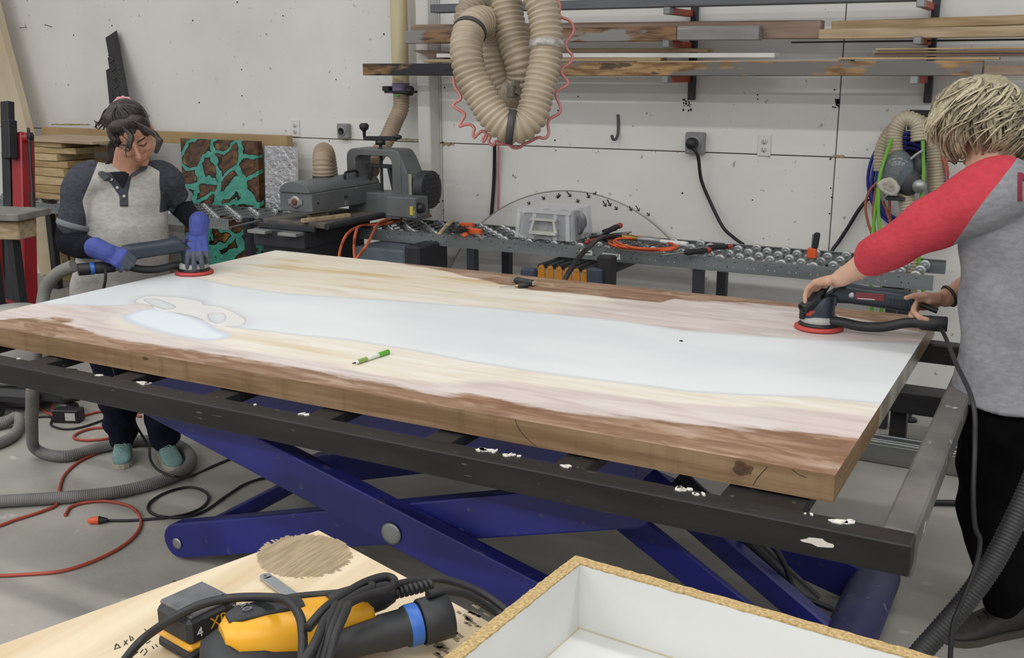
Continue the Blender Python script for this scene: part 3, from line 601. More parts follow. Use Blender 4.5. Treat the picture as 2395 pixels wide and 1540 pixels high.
# ---------------------------------------------------------------- big round white template leaning on the wall
m_tmpl = mat('template_white', '#cbcac6', .6, var=.05, scale=3)
c0 = ony(1335, 447, WY-.06); R_ = .93; cz = c0.z-R_; cx = c0.x
tm = thing('round_template', 'large round white plywood template with black arrow marks leaning behind the conveyor', 'template', (cx, WY-.04, 0))
P = []
for i in range(97):
    a = 2*math.pi*i/96; z = cz+R_*math.sin(a); P.append((cx+R_*math.cos(a), WY-.045-.05*max(0, 1-(z/c0.z)), max(.003, z)))
B().prism(P[:-1], (0, .012, 0)).o('disc', m_tmpl, tm)
m_edge = mat('template_edge', '#9b978c', .8)
B().tube([Vector(p) for p in P if p[2] > .01][0:], .0035, 6).o('edge', m_edge, tm)
b = B()
for (x0, y0, x1, y1) in [(1195, 492, 1206, 507), (1233, 473, 1240, 478), (1267, 460, 1274, 466), (1325, 448, 1335, 460), (1306, 452, 1308, 461), (1303, 457, 1305, 464), (1372, 451, 1378, 463), (1349, 466, 1353, 474), (1391, 450, 1393, 455), (1410, 470, 1417, 483), (1420, 467, 1428, 482), (1438, 483, 1443, 491), (1472, 482, 1477, 493), (1487, 481, 1495, 494), (1513, 498, 1519, 505), (1136, 588, 1143, 602), (1085, 605, 1091, 617), (1187, 600, 1192, 614), (1158, 614, 1163, 625), (1110, 655, 1113, 668)]:
    p, q = ony(x0, y0, WY-.052), ony(x1, y1, WY-.052); b.bar(p, q, .006, .0015, (0, 1, 0)); d = (q-p).normalized(); s = Vector((d.z, 0, -d.x))
    b.bar(q, q-d*.014+s*.012, .004, .0015, (0, 1, 0)); b.bar(q, q-d*.014-s*.012, .004, .0015, (0, 1, 0))
b.o('arrow_mark', m_dark, tm, kind='stuff')
# ================================================================ skate wheel conveyors
m_galv = mat('galvanised', '#8d9394', .42, .55, col2='#777d7f', scale=6, stretch=(.5, 2, 2), bump=.03)
m_wheel = mat('skate_wheel', '#a3a7a7', .38, .6, var=.12, scale=20); m_axle = mat('axle_steel', '#7f8485', .4, .7)
CZ = .752
wb = B().lathe([(.0095, -.009), (.0165, -.0085), (.0175, -.011), (.0245, -.008), (.0245, .008), (.0175, .011), (.0165, .0085), (.0095, .009)], (0, 0, 0), (0, 1, 0), 16, caps=False, smooth=False)
wb.lathe([(.0035, -.014), (.0085, -.013), (.0095, -.009), (.0095, .009), (.0085, .013), (.0035, .014)], (0, 0, 0), (0, 1, 0), 8)
wheel_me = wb.mesh('wheel', m_wheel)
def web(b, x0, x1, y, z, holes, r=.0042, c=.008, th=.003):   # rail web pierced by real round holes
    if not holes: b.box(((x0+x1)/2, y, z-.033), (x1-x0, th, .066)); return
    zc = z-.040; b.box(((x0+x1)/2, y, (z+zc+c)/2), (x1-x0, th, z-zc-c)); b.box(((x0+x1)/2, y, (zc-c+z-.066)/2), (x1-x0, th, zc-c-z+.066))
    e = x0
    for h in holes+[None]:
        nx = x1 if h is None else h-c; b.box(((e+nx)/2, y, zc), (nx-e, th, 2*c)); e = None if h is None else h+c
        if h is None: break
        A = [math.pi*k/4 for k in range(8)]; V = []
        for yy in (y-th/2, y+th/2):
            V += [(h+c*max(-1, min(1, 1.4143*math.cos(a))), yy, zc+c*max(-1, min(1, 1.4143*math.sin(a)))) for a in A]+[(h+r*math.cos(a), yy, zc+r*math.sin(a)) for a in A]
        F = []
        for k in range(8): j = (k+1) % 8; F += [(k, j, 8+j, 8+k), (16+k, 24+k, 24+j, 16+j), (8+k, 8+j, 24+j, 24+k)]
        b.add(V, F)
def conveyor(label, x0, x1, y0, y1, z, rows, pitch=.0762):
    t = thing('roller_conveyor', label, 'conveyor', ((x0+x1)/2, (y0+y1)/2, 0)); base = wloc(t)
    for y, s in ((y0, 1), (y1, -1)):
        hx_ = []; x = x0+.2
        while s == 1 and x < x1-.1: hx_ += [x, x+.032]; x += .1016
        b = B(); web(b, x0, x1, y, z, hx_); b.box(((x0+x1)/2, y+s*.012, z-.0645), (x1-x0, .026, .003)); b.box(((x0+x1)/2, y+s*.007, z-.0015), (x1-x0, .016, .003))
        rl = b.o('side_rail', m_galv, t)
        if s == 1:
            h = B(); x = x0+.06
            while x < x1-.05: h.lathe([(.006, 0), (.004, .003)], (x, y-.0018, z-.012), (0, -1, 0), 6); x += .0762
            h.o('axle_nuts', m_axle, rl, kind='stuff')
    ax = B().cyl((0, y0, 0), (0, y1, 0), .0042, n=6).mesh('axle', m_axle)
    x = x0+.05; k = 0; w = y1-y0
    while x < x1-.03:
        a = bpy.data.objects.new('axle', ax); COL.objects.link(a); a.parent = t; a.location = (x-base.x, -base.y, z-.012-base.z)
        for j in range(rows):
            yy = y0+w*((j+.5+(.25 if k % 2 else -.25))/rows)
            o = bpy.data.objects.new('wheel', wheel_me); COL.objects.link(o); o.parent = a; o.location = (0, yy, 0)
        x += pitch; k += 1
    return t
cv = conveyor('long galvanised skate wheel conveyor running along the wall behind the slab', -3.71, -.53, 4.9, 5.36, CZ, 3)
for x, y in ((-1.63, 4.93), (-1.63, 5.33), (-.70, 4.93), (-.70, 5.33), (-2.95, 4.93), (-2.95, 5.33)):
    B().box((x, y, (CZ-.066)/2), (.05, .05, CZ-.066), ch=.002).o('leg', m_up, cv)
b = B(); b.box((-.70, 5.13, CZ-.09), (.10, .5, .04), ch=.003); b.box((-.70, 4.86, CZ-.098), (.13, .07, .055), ch=.003); b.o('stand_head', m_blk, cv)
p = ony(1430, 600, 4.897); st = B().box(p, (.1, .0015, .03), ch=.0005).o('maker_sticker', mat('sticker_white', '#c9d2cd', .4), cv)
b = B(); b.box(p+Vector((-.015, -.0012, .004)), (.045, .0005, .006)); b.box(p+Vector((-.01, -.0012, -.006)), (.055, .0005, .0025), m=1); b.bar(p+Vector((.028, -.0012, -.008)), p+Vector((.040, -.0012, .012)), .003, .0006, (0, 1, 0))
b.o('sticker_print', [mat('print_dark', '#4a504e', .5), mat('print_green', '#3f8f5e', .5)], st)
p = ony(1371, 591, 4.897); s2 = B().box(p, (.07, .0015, .026), ch=.0005).o('maker_sticker', mat('sticker_white', '#c9d2cd', .4), cv)
B().box(p+Vector((.0, -.0012, .0)), (.05, .0005, .007)).o('sticker_print', mat('print_dark', '#4a504e', .5), s2)
q = onz(560, 516, CZ); q2 = onz(652, 487, CZ)
LX1, LY0, LY1 = (q.x+q2.x)/2+.0, q.y, min(q2.y, 5.30)
cl = conveyor('short galvanised skate wheel conveyor behind the woman in gloves', LX1-2.5, LX1, LY0, LY1, CZ, 3, .105)
B().cyl((LX1+.008, LY0, CZ-.05), (LX1+.008, LY1, CZ-.03), .007, n=8).o('end_rod', m_axle, cl)
for x in (LX1-.28, LX1-1.45, LX1-2.3):
    for y in (LY0+.03, LY1-.03): B().box((x, y, (CZ-.066)/2), (.06, .05, CZ-.066), ch=.002).o('leg', m_up, cl)
# ================================================================ drum sander
m_sg = mat('sander_grey', '#5d6163', .5, .1, col2='#6a6e6f', scale=7, bump=.05, speck='#85847f', speckscale=14, speckth=.68)
m_sd = mat('sander_dark', '#2b2d31', .55, var=.2, scale=10); m_alu = mat('alu_worn', '#9b9d9b', .4, .6, var=.2, scale=12); m_belt = mat('sanding_belt', '#4a4846', .85, col2='#6b655c', scale=9)
DX = -3.84
ds = thing('drum_sander', 'grey open ended drum sander with hand crank on a dark cabinet stand', 'drum sander', (DX, 4.8, 0))
def arch(x0, x1, z0, z1, n=8, rr=None):
    P = [(x1, z0), (x0, z0)]; r = rr or (x1-x0)/2
    for i in range(n+1): a = math.pi-math.pi/2*i/n; P.append((x0+r+r*math.cos(a), z1-r+r*math.sin(a)))
    for i in range(n+1): a = math.pi/2-math.pi/2*i/n; P.append((x1-r+r*math.cos(a), z1-r+r*math.sin(a)))
    return P
hx0, hx1, hz0, hz1 = DX-.115, DX+.115, .885, 1.05
B().prism([(x, 4.5, z) for x, z in [(hx0, hz0), (hx1, hz0), (hx1, hz0+.105), (hx0, hz0+.105)]], (0, .66, 0)).o('drum_housing', m_sg, ds, bev=.006)
P = [(hx0+.005, 4.49, hz0+.106)]+[(DX-.11*math.cos(math.pi*i/12), 4.49, hz0+.106+.062*math.sin(math.pi*i/12)) for i in range(13)]
B().prism(P[1:], (0, .66, 0), smooth=True).o('dust_cover', m_sg, ds, bev=.004)
kb = B().lathe([(.036, 0), (.036, .006), (.024, .010)], (DX-.0, 4.5, hz0+.055), (0, -1, 0), 20); kb.box((DX, 4.495, hz0+.055), (.10, .006, .03), ch=.002)
kp = kb.o('bearing_plate', m_alu, ds)
B().lathe([(.019, 0), (.019, .004), (.012, .006)], (DX, 4.49, hz0+.055), (0, -1, 0), 18).o('bearing_knob', mat('bearing_red', '#6b3a35', .6), kp)
wire('cover_handle', [(DX+.07, 4.86, hz1-.03), (DX+.075, 4.86, hz1+.02), (DX+.07, 4.92, hz1+.028), (DX+.07, 4.98, hz1+.02), (DX+.065, 4.98, hz1-.03)], .008, m_blk, parent=ds)
B().lathe([(.008, 0), (.008, .012)], (hx1, 4.80, hz0+.06), (1, 0, 0), 10).lathe([(.006, 0), (.006, .005)], (hx1, 4.55, hz0+.05), (1, 0, 0), 10).o('latch', m_blk, ds)
b = B(); b.lathe([(.062, 0), (.062, .03)], (DX-.04, 4.80, hz1-.02), (0, 0, 1), 22); b.o('dust_port', m_blk, ds)
b = B(); hose(b, [(DX-.04, 4.80, hz1), (DX-.04, 4.80, hz1+.06), (DX-.05, 4.815, hz1+.105), (DX-.085, 4.87, hz1+.135), (DX-.12, 4.93, hz1+.11), (DX-.14, 4.97, hz1+.03), (DX-.15, 4.99, hz1-.06)], .059, .02, .008, n=20)
b.o('dust_hose', m_hosed, ds)
# column casting: an arch with an open window, crank on top
out = arch(-3.86, -3.47, .80, 1.205, 6, .05); inn = arch(-3.80, -3.535, .95, 1.165, 6, .04)
def ringprism(b, O, I, y0, y1):
    def rs(P, n=64):
        c = [Vector((x, 0, z)) for x, z in P]+[Vector((P[0][0], 0, P[0][1]))]; return resample(c, 1e-9+sum((c[i+1]-c[i]).length for i in range(len(c)-1))/n)[:n]
    cx_ = sum(p[0] for p in I)/len(I); cz_ = 1.05
    n = 72; rings = []
    def cast(P, a):
        d = (math.cos(a), math.sin(a)); best = None
        for i in range(len(P)):
            x1, z1 = P[i-1]; x2, z2 = P[i]; ex, ez = x2-x1, z2-z1; den = d[0]*ez-d[1]*ex
            if abs(den) < 1e-9: continue
            t = ((x1-cx_)*ez-(z1-cz_)*ex)/den; u = ((x1-cx_)*d[1]-(z1-cz_)*d[0])/den
            if t > 0 and -1e-6 <= u <= 1+1e-6 and (best is None or t < best): best = t
        return (cx_+d[0]*best, cz_+d[1]*best)
    A = [2*math.pi*i/n for i in range(n)]; V = []
    for y in (y0, y1):
        for P in (O, I): V += [(*(lambda q: (q[0], y, q[1]))(cast(P, a)),) for a in A]
    F = []
    for i in range(n):
        j = (i+1) % n; F += [(i, j, n+j, n+i), (2*n+i, 3*n+i, 3*n+j, 2*n+j), (i, 2*n+i, 2*n+j, j), (n+i, n+j, 3*n+j, 3*n+i)]
    b.add(V, F)
b = B(); ringprism(b, out, inn, 5.0, 5.16); b.o('column', m_sg, ds, bev=.006)
B().prism([(-3.47, 5.0, .80), (-3.47, 5.0, 1.17), (-3.40, 5.0, 1.02), (-3.375, 5.0, .80)], (0, .16, 0)).o('column_rib', m_sg, ds, bev=.004)
B().box((-3.405, 4.998, 1.0), (.02, .004, .14), ch=.001).o('depth_scale', mat('scale_plate', '#9a9a86', .5), ds)
b = B(); b.cyl((-3.665, 5.08, .95), (-3.665, 5.08, 1.235), .010, n=10); b.box((-3.665, 5.08, 1.10), (.2, .05, .02), ch=.003); b.bar((-3.73, 5.07, 1.09), (-3.76, 5.07, .96), .02, .02); b.bar((-3.6, 5.07, 1.09), (-3.57, 5.07, .96), .02, .02)
b.o('height_screw', m_sd, ds)
b = B(); b.lathe([(.03, 0), (.03, .02), (.015, .035)], (-3.665, 5.08, 1.225), (0, 0, 1), 14); b.bar((-3.76, 5.04, 1.262), (-3.57, 5.12, 1.262), .012, .026, ch=.004); b.ell((-3.57, 5.12, 1.27), (.03, .02, .015))
b.lathe([(.008, 0), (.010, .04), (.026, .055), (.03, .075), (.018, .088)], (-3.755, 5.045, 1.262), (0, 0, 1), 16); b.o('crank', m_blk, ds)
b = B(); b.cyl((-3.36, 5.06, .98), (-3.30, 5.06, .98), .11, n=28)
for i in range(7): b.box((-3.30+.003, 5.06, .90+.026*i), (.012, .15, .008))
b.o('motor', m_sd, ds)
B().box((-3.335, 4.86, .905), (.20, .13, .115), ch=.006).o('switch_box', m_sg, ds)
B().lathe([(.03, 0), (.026, .03), (.018, .034)], (-3.235, 4.83, .905), (1, 0, 0), 16).o('speed_knob', m_blk, ds)
B().box((-3.262, 4.793, .89), (.022, .006, .05), ch=.002).o('switch', mat('switch_yellow', '#c9b23a', .5), ds)
TZ = .84
B().box((DX, 4.76, TZ-.02), (.47, .58, .03), ch=.004).o('feed_table', m_belt, ds)
for sx in (-1, 1): B().cyl((DX+sx*.235, 4.47, TZ-.02), (DX+sx*.235, 5.05, TZ-.02), .018, n=14).o('feed_roller', m_sd, ds)
b = B(); b.box((DX-.02, 4.44, TZ-.035), (.40, .022, .03), ch=.003); b.o('table_edge', m_sd, ds)
for dx in (-.15, .07): B().box((DX+dx-.02, 4.40, TZ-.062), (.13, .10, .018), ch=.002).o('extension_bar', m_alu, ds)
B().box((DX-.065, 4.72, TZ-.10), (.37, .62, .10), ch=.008).o('table_base', m_sd, ds)
B().box((DX-.06, 4.72, .36), (.34, .52, .70), ch=.01).o('stand', m_sd, ds)
B().box((DX+.42, 4.84, .36), (.34, .30, .64), ch=.01).o('stand_shelf', mat('stand_blue_grey', '#5b6670', .5), ds)
B().box((DX+.64, 4.84, .36), (.10, .30, .70), ch=.01).o('stand_leg', m_sd, ds)
for i, (x, y, rz, l) in enumerate([(DX+.13, 4.60, 1.30, .32), (DX+.02, 4.66, 1.42, .14)]):
    B().box((x, y, TZ+.006), (l, .035, .022), rz=rz, ch=.002).o('wood_strip', m_pale, None, ['pale wooden strip lying on the drum sander feed table', 'short yellowish wood offcut on the sander feed table'][i], 'wood strip')
# ================================================================ left: stacked boards, leaning sheets, red press
m_mdf = mat('mdf', '#a88e66', .75, var=.08, scale=4, bump=.05); m_greysheet = mat('grey_sheet', '#a5a4a1', .55, var=.05, scale=2)
def lean(name, x0, x1, ztop, ytop, ybot, th, m, label, cat, zb=0.003):
    n = Vector((0, -(ztop-zb), -(ytop-ybot)*1.0)).normalized()*0
    d = Vector((0, ytop-ybot, ztop-zb)).normalized(); nn = Vector((0, d.z, -d.y))
    P = [Vector((x0, ybot, zb)), Vector((x1, ybot, zb)), Vector((x1, ytop, ztop)), Vector((x0, ytop, ztop))]
    return B().prism(P, nn*th).o(name, m, None, label, cat, bev=.002)
a, c = ony(96, 294, 5.50), ony(670, 319, 5.50)
lean('mdf_sheet', a.x, c.x, a.z-.012, 5.50, 5.49, .06, m_mdf, 'thick tan MDF sheets leaning together against the white wall', 'sheet')
a, c = ony(203, 322, 5.43), ony(610, 342, 5.43)
lean('grey_sheet', a.x, c.x, a.z-.02, 5.46, 5.44, .016, m_greysheet, 'pale grey melamine sheet leaning in front of the MDF sheets', 'sheet')
def turq():
    m = bpy.data.materials.new('turquoise_resin_wood'); m.use_nodes = True; nt = m.node_tree; p = nt.nodes['Principled BSDF']
    tc = nt.nodes.new('ShaderNodeTexCoord').outputs['Object']
    mp = nt.nodes.new('ShaderNodeMapping'); mp.inputs['Rotation'].default_value = (0, .5, 0); nt.links.new(tc, mp.inputs[0]); v = mp.outputs[0]
    n2 = node_noise(nt, v, 13, (1, 1, 2.5), 6, (1, 0, 0)); n3 = node_noise(nt, v, 7, (1, 1, 1.5), 3, (6, 2, 0))
    dis = nt.nodes.new('ShaderNodeTexNoise'); dis.inputs['Scale'].default_value = 5; dis.inputs['Detail'].default_value = 3; nt.links.new(v, dis.inputs['Vector'])
    va = nt.nodes.new('ShaderNodeVectorMath'); va.operation = 'SCALE'; va.inputs['Scale'].default_value = .22; nt.links.new(dis.outputs['Color'], va.inputs[0])
    vb2 = nt.nodes.new('ShaderNodeVectorMath'); vb2.operation = 'ADD'; nt.links.new(v, vb2.inputs[0]); nt.links.new(va.outputs[0], vb2.inputs[1])
    mp2 = nt.nodes.new('ShaderNodeMapping'); mp2.inputs['Scale'].default_value = (3.6, .01, 6.5); nt.links.new(vb2.outputs[0], mp2.inputs[0])
    vo = nt.nodes.new('ShaderNodeTexVoronoi'); vo.feature = 'DISTANCE_TO_EDGE'; vo.inputs['Scale'].default_value = 1.0; nt.links.new(mp2.outputs[0], vo.inputs['Vector'])
    e = node_math(nt, 'ADD', vo.outputs[0], node_math(nt, 'MULTIPLY', node_math(nt, 'SUBTRACT', n3, .5), .16))
    w = node_mix(nt, node_rng(nt, n2, .35, .65), '#3d2a1e', '#664831'); w = node_mix(nt, node_rng(nt, n3, .56, .68, 0, .8), w, '#97763c')
    t = node_mix(nt, node_rng(nt, n2, .3, .7), '#3f8d7b', '#57a392')
    col = node_mix(nt, node_rng(nt, e, .135, .10), w, '#17130f'); col = node_mix(nt, node_rng(nt, e, .088, .08), col, t)
    nt.links.new(col, p.inputs['Base Color']); p.inputs['Roughness'].default_value = .25; return m
a, c = ony(425, 323, 5.40), ony(606, 333, 5.40)
lean('resin_panel', a.x, c.x, a.z, 5.385, 5.335, .045, turq(), 'turquoise resin and driftwood panel leaning behind the short conveyor', 'resin panel')
a, c = ony(618, 341, 5.40), ony(690, 344, 5.40)
m_foil = mat('foil', '#c0c3c5', .24, .85, col2='#dcdedf', scale=22, bump=.9, bscale=34, detail=8)
lean('foil_board', a.x+.0, c.x, a.z, 5.40, 5.33, .03, m_foil, 'silver foil faced insulation board leaning beside the turquoise panel', 'insulation')
# black tread plate strips leaning on the wall
m_tread = mat('tread_black', '#2b2b2c', .5, .2, var=.2, scale=10)
tp = thing('tread_plate', 'black diamond tread plate strips leaning on the wall behind the woman', 'metal strip', (-6.35, 5.3, 0))
def strip3(x0, y0, x1, y1, w, Y0, Y1, th, name, m=m_tread, dz=0):
    T = ony(x0, y0, Y0); D = (ony(x1, y1, Y1)-T); k = (T.z-.003)/(-D.z); Bt = T+D*k
    return B().bar(T, Bt, w, th, (0, 1, 0), ch=.001).o(name, m, tp), T, Bt
o1, T1, B1 = strip3(260, 80, 282, 200, .135, 5.585, 5.50, .006, 'flat_strip')
o2, T2, B2 = strip3(267, 127, 284, 235, .15, 5.55, 5.475, .006, 'tread_strip')
o3, T3, B3 = strip3(254, 162, 262, 240, .05, 5.555, 5.48, .012, 'flat_strip')
b = B(); D = (B2-T2); k = 0
for i in range(26):
    for j in range(2):
        c = T2+D.normalized()*(.02+.034*i+.017*j)+Vector(((j-.5)*.07, -.005, 0)); ang = 1 if (i+j) % 2 else -1
        b.bar(c+Vector((-.026, 0, -.012*ang)), c+Vector((.026, 0, .012*ang)), .007, .003, (0, 1, 0))
b.o('tread_pattern', mat('tread_grey', '#4a4a4a', .45, .4), o2, kind='stuff')
# board stack on the short conveyor
q = onz(128, 468, CZ+.012); zz = CZ+.0125
tops = [466, 447, 431, 412, 393, 372, 352, 336]; gy = ['#b59b71', '#bfa67c', '#b09567', '#b99f74']
for i in range(8):
    zt = ony(125, [452, 434, 413, 393, 377, 360, 345, 333][i], q.y).z; h = max(.02, zt-zz)
    dx = [0, -.03, .06, .01, .02, -.05, .10, .02][i]+.0; L = [.42, .5, .45, .55, .52, .44, .6, .62][i]
    B().box((q.x+dx+.02-.30+.10, q.y+.16, zz+h/2-.001), (.62, .32, h-.003), rz=[.02, -.05, .06, -.03, .04, -.02, .08, -.04][i], ch=.003).o('maple_blank', wood('stack_wood%d' % (i % 3), ['#c2ab82', '#b49b70', '#c9b48d'][i % 3], ['#a68d63', '#9a8157', '#b29a70'][i % 3], (1, 3, 5)), None,
        'maple blank, %s of the stack on the short conveyor' % ['lowest', 'second from bottom', 'third from bottom', 'fourth from bottom', 'fourth from top', 'third from top', 'second from top', 'topmost thick one'][i], 'wood blank', 'maple blanks stacked on the conveyor')
    zz += h
B().box((q.x+.05, q.y+.20, zz+.010), (.95, .46, .018), rz=-.05, ch=.001).o('plywood_sheet', m_pale, None, 'thin pale plywood sheet lying on top of the maple blank stack', 'plywood')
# plank leaning at far left
T = ony(-60, -80, 5.45); D_ = ony(42, 305, 5.43)-T; Bm = T+D_*((T.z-.08)/(-D_.z))
B().bar(T, Bm, .30, .07, (0, 1, 0), ch=.004).o('leaning_plank', mat('pale_plank', '#d0c3ac', .65, col2='#bca888', scale=3, stretch=(1, 1, .4), detail=6), None, 'wide pale timber leaning beside the maple blank stack', 'timber')
# brown plywood under the conveyor
a = ony(72, 500, 5.0)
B().box((-5.9, 5.0, .33), (1.0, .02, .66)).o('brown_panel', wood('osb_brown', '#7c6546', '#5f4c33', (1, 1, 1), 4), None, 'brown plywood panel standing under the short conveyor', 'plywood')
# red shop press
m_red = mat('press_red', '#9c1f26', .35, col2='#84171f', scale=5, speck='#5d2a2a', speckscale=16, speckth=.69); m_blackp = mat('press_black', '#1f2024', .5, var=.3, scale=8)
TP = 6.5
def rp(x, y, dt=0): return at(x, y, TP+dt)
pr = thing('shop_press', 'red steel hoist post with black channel and pump rod beside the woman', 'hoist', Vector((rp(58, 700).x, rp(58, 700).y, 0)))
a, c = rp(53, 312), rp(62, 700); c = a+(c-a)*((a.z-.06)/(a.z-c.z)); 
B().bar(a, c, .10, .10, (0, 1, 0), ch=.008).o('post', m_red, pr)
B().cyl(rp(38, 322, -.03), rp(74, 322, -.03), .03, n=16).o('pivot', m_red, pr)
B().lathe([(.024, -.012), (.026, 0), (.024, .012)], rp(71, 319, -.05), CR, 18).o('pivot_cap', m_blackp, pr)
B().bar(rp(17, 238), Vector((rp(17, 640).x, rp(17, 640).y, .1)), .075, .05, (0, 1, 0), ch=.004).o('channel', m_blackp, pr)
B().bar(rp(22, 282, -.08), rp(24, 372, -.08), .07, .06, (0, 1, 0), ch=.004).o('channel_clamp', m_blackp, pr)
B().cyl(rp(66, 300, -.06), rp(76, 452, -.06), .009, n=10).cyl(rp(75, 450, -.06), rp(77, 485, -.06), .014, n=12).o('pump_rod', m_blackp, pr)
a = rp(75, 720)
B().prism([rp(50, 645, -.02), rp(62, 645, -.02), rp(64, 720, -.02), rp(34, 720, -.02)], (0, .012, 0)).o('gusset', m_red, pr)
fz = Vector((rp(58, 700).x, rp(58, 700).y, .05))
B().box(fz+Vector((-.15, -.08, 0)), (.75, .09, .10), ch=.006).box(fz+Vector((.15, .1, 0)), (.09, .75, .10), ch=.006).o('foot', m_red, pr)
B().bar(rp(-8, 560, .3), rp(6, 760, .3), .04, .05, (0, 1, 0), ch=.006).o('side_leg', m_red, pr)
B().box(rp(0, 705, -.35)+Vector((0, 0, 0)), (.34, .05, .02), ch=.004).bar(rp(0, 712, -.35), Vector((rp(0, 712, -.35).x, rp(0, 712, -.35).y, .003)), .03, .03).o('tray', m_red, pr)
t_ = at(14, 508, 5.7); tb = thing('side_table', 'small grey topped table edge resting on a wooden block by the red post', 'table', (t_.x-.15, t_.y, 0))
B().box((t_.x-.17, t_.y+.08, t_.z), (.46, .30, .04), rz=.3, ch=.005).o('top', mat('grey_top', '#6d6a66', .7, col2='#8a867f', scale=9, bump=.15), tb)
B().box((t_.x-.17, t_.y+.08, t_.z-.085), (.34, .16, .10), rz=.3, ch=.006).o('wood_block', m_pale, tb)
for d in (-.3, -.1): B().box((t_.x+d, t_.y+.1, (t_.z-.135)/2), (.05, .05, t_.z-.135)).o('leg', m_blackp, tb)
# ================================================================ right: hose hanger, machine base, aluminium beam
hg = ony(2127, 298, 5.30); m_tan2 = mat('tan_flex', '#b5ac95', .45, col2='#a1967d', scale=6)
hn = thing('hose_hanger', 'dark square steel arm sticking out of the wall under the ribbed hose', 'hanger', (hg.x, 5.45, hg.z-.02))
b = B(); b.box((hg.x, 5.47, hg.z), (.036, .28, .036), ch=.002); b.box((hg.x, WY-.012, hg.z-.06), (.10, .02, .26), ch=.003); b.o('arm', m_blackp, hn)
b = B()
for dx, dz, sx, sz in ((0, .016, .038, .005), (0, -.016, .038, .005), (.017, 0, .005, .03), (-.017, 0, .005, .03)): b.box((hg.x+dx, 5.328, hg.z+dz), (sx, .004, sz))
b.o('arm_rim', m_zinc, hn)
def w_(x, y, Y): return ony(x, y, Y)
b = B(); hose(b, [w_(2062, 400, 5.42), w_(2064, 355, 5.42), w_(2085, 310, 5.42), w_(2130, 283, 5.42), w_(2168, 300, 5.42), w_(2184, 340, 5.42), w_(2188, 400, 5.42), w_(2190, 470, 5.42), w_(2190, 560, 5.42)], .040, .0145, .006, n=18)
t = b.o('ribbed_hose', m_tan2, None, 'outer tan ribbed hose draped over the square hanger arm', 'hose')
b = B(); hose(b, [w_(2150, 330, 5.34), w_(2145, 290, 5.345), w_(2115, 278, 5.345), w_(2093, 310, 5.34), w_(2093, 360, 5.33), w_(2102, 400, 5.33), w_(2115, 440, 5.33), w_(2122, 480, 5.33), w_(2128, 540, 5.33), w_(2135, 620, 5.33), w_(2120, 720, 5.36), w_(2118, 800, 5.38)], .040, .0145, .006, n=18)
b.o('ribbed_hose', m_tan2, None, 'inner tan ribbed hose hanging down in front of the respirator', 'hose')
m_bair = mat('blue_airhose', '#2d3490', .38, var=.15)
ac = thing('air_hose_coil', 'dark blue air hose coiled in loops on the wall behind the tan hoses', 'air hose', w_(2115, 500, 5.56))
for i in range(7):
    r = .155-.009*(i % 4)-.004*i; dx = .01*math.sin(i*2.1); cx_ = w_(2115, 410, 5.5)
    P = [Vector((cx_.x+dx+r*1.22*math.sin(t), 5.59-.008*i+.002*math.sin(3*t), cx_.z+.02-.006*i+(r*1.32)*math.cos(t)-.08*(1-math.cos(t))*.5)) for t in np.linspace(0, 2*math.pi, 40)[:-1]]
    B().tube(P, .0085, 8, closed=True).o('hose_loop', m_bair, ac)
m_green = mat('green_hose', '#6fae3c', .4, var=.12); m_rcord = mat('rust_cord', '#a85c45', .5, var=.15)
gh = thing('green_hose', 'bright green air hose looped down the wall by the respirator', 'air hose', (w_(2045, 720, 5.3).x, 5.3, w_(2045, 720, 5.3).z))
for P in ([(2085, 325, 5.27), (2070, 370, 5.27), (2058, 410, 5.26), (2053, 450, 5.26), (2046, 500, 5.26), (2040, 560, 5.26), (2036, 620, 5.28), (2038, 700, 5.30), (2042, 760, 5.30)],
          [(2056, 440, 5.25), (2054, 490, 5.25), (2058, 540, 5.25), (2060, 600, 5.27), (2062, 700, 5.30), (2060, 760, 5.3)], [(2158, 330, 5.30), (2160, 400, 5.30), (2158, 440, 5.30), (2150, 520, 5.3), (2152, 640, 5.3), (2170, 720, 5.3)]):
    B().tube(spl([w_(*p) for p in P], 6), .0085, 10).o('hose_run', m_green, gh)
rc = thing('rust_cord', 'rust coloured extension cord hanging in strands below the respirator', 'cord', (w_(2050, 560, 5.4).x, 5.4, w_(2050, 560, 5.4).z))
for P in ([(2060, 420, 5.36), (2035, 445, 5.36), (2024, 480, 5.36), (2030, 520, 5.36), (2040, 560, 5.36), (2034, 640, 5.38)], [(2048, 440, 5.37), (2042, 500, 5.37), (2048, 560, 5.37), (2050, 640, 5.37)], [(2064, 470, 5.37), (2076, 500, 5.37), (2085, 545, 5.37), (2080, 620, 5.37)], [(2080, 465, 5.38), (2082, 510, 5.38), (2090, 560, 5.38)], [(2195, 340, 5.40), (2205, 370, 5.40), (2212, 400, 5.40), (2215, 470, 5.4)], [(2200, 345, 5.41), (2212, 375, 5.41), (2218, 410, 5.41)]):
    B().tube(spl([w_(*p) for p in P], 6), .0065, 8).o('strand', m_rcord, rc)
wire('black_cable', [w_(2030, 465, 5.58), w_(2008, 492, 5.58), w_(1985, 530, 5.58), w_(1962, 565, 5.58), w_(1945, 590, 5.56), w_(1930, 640, 5.55), w_(1925, 720, 5.55)], .010, m_cord, label='black cable slanting down the wall left of the blue air hose', cat='cable')
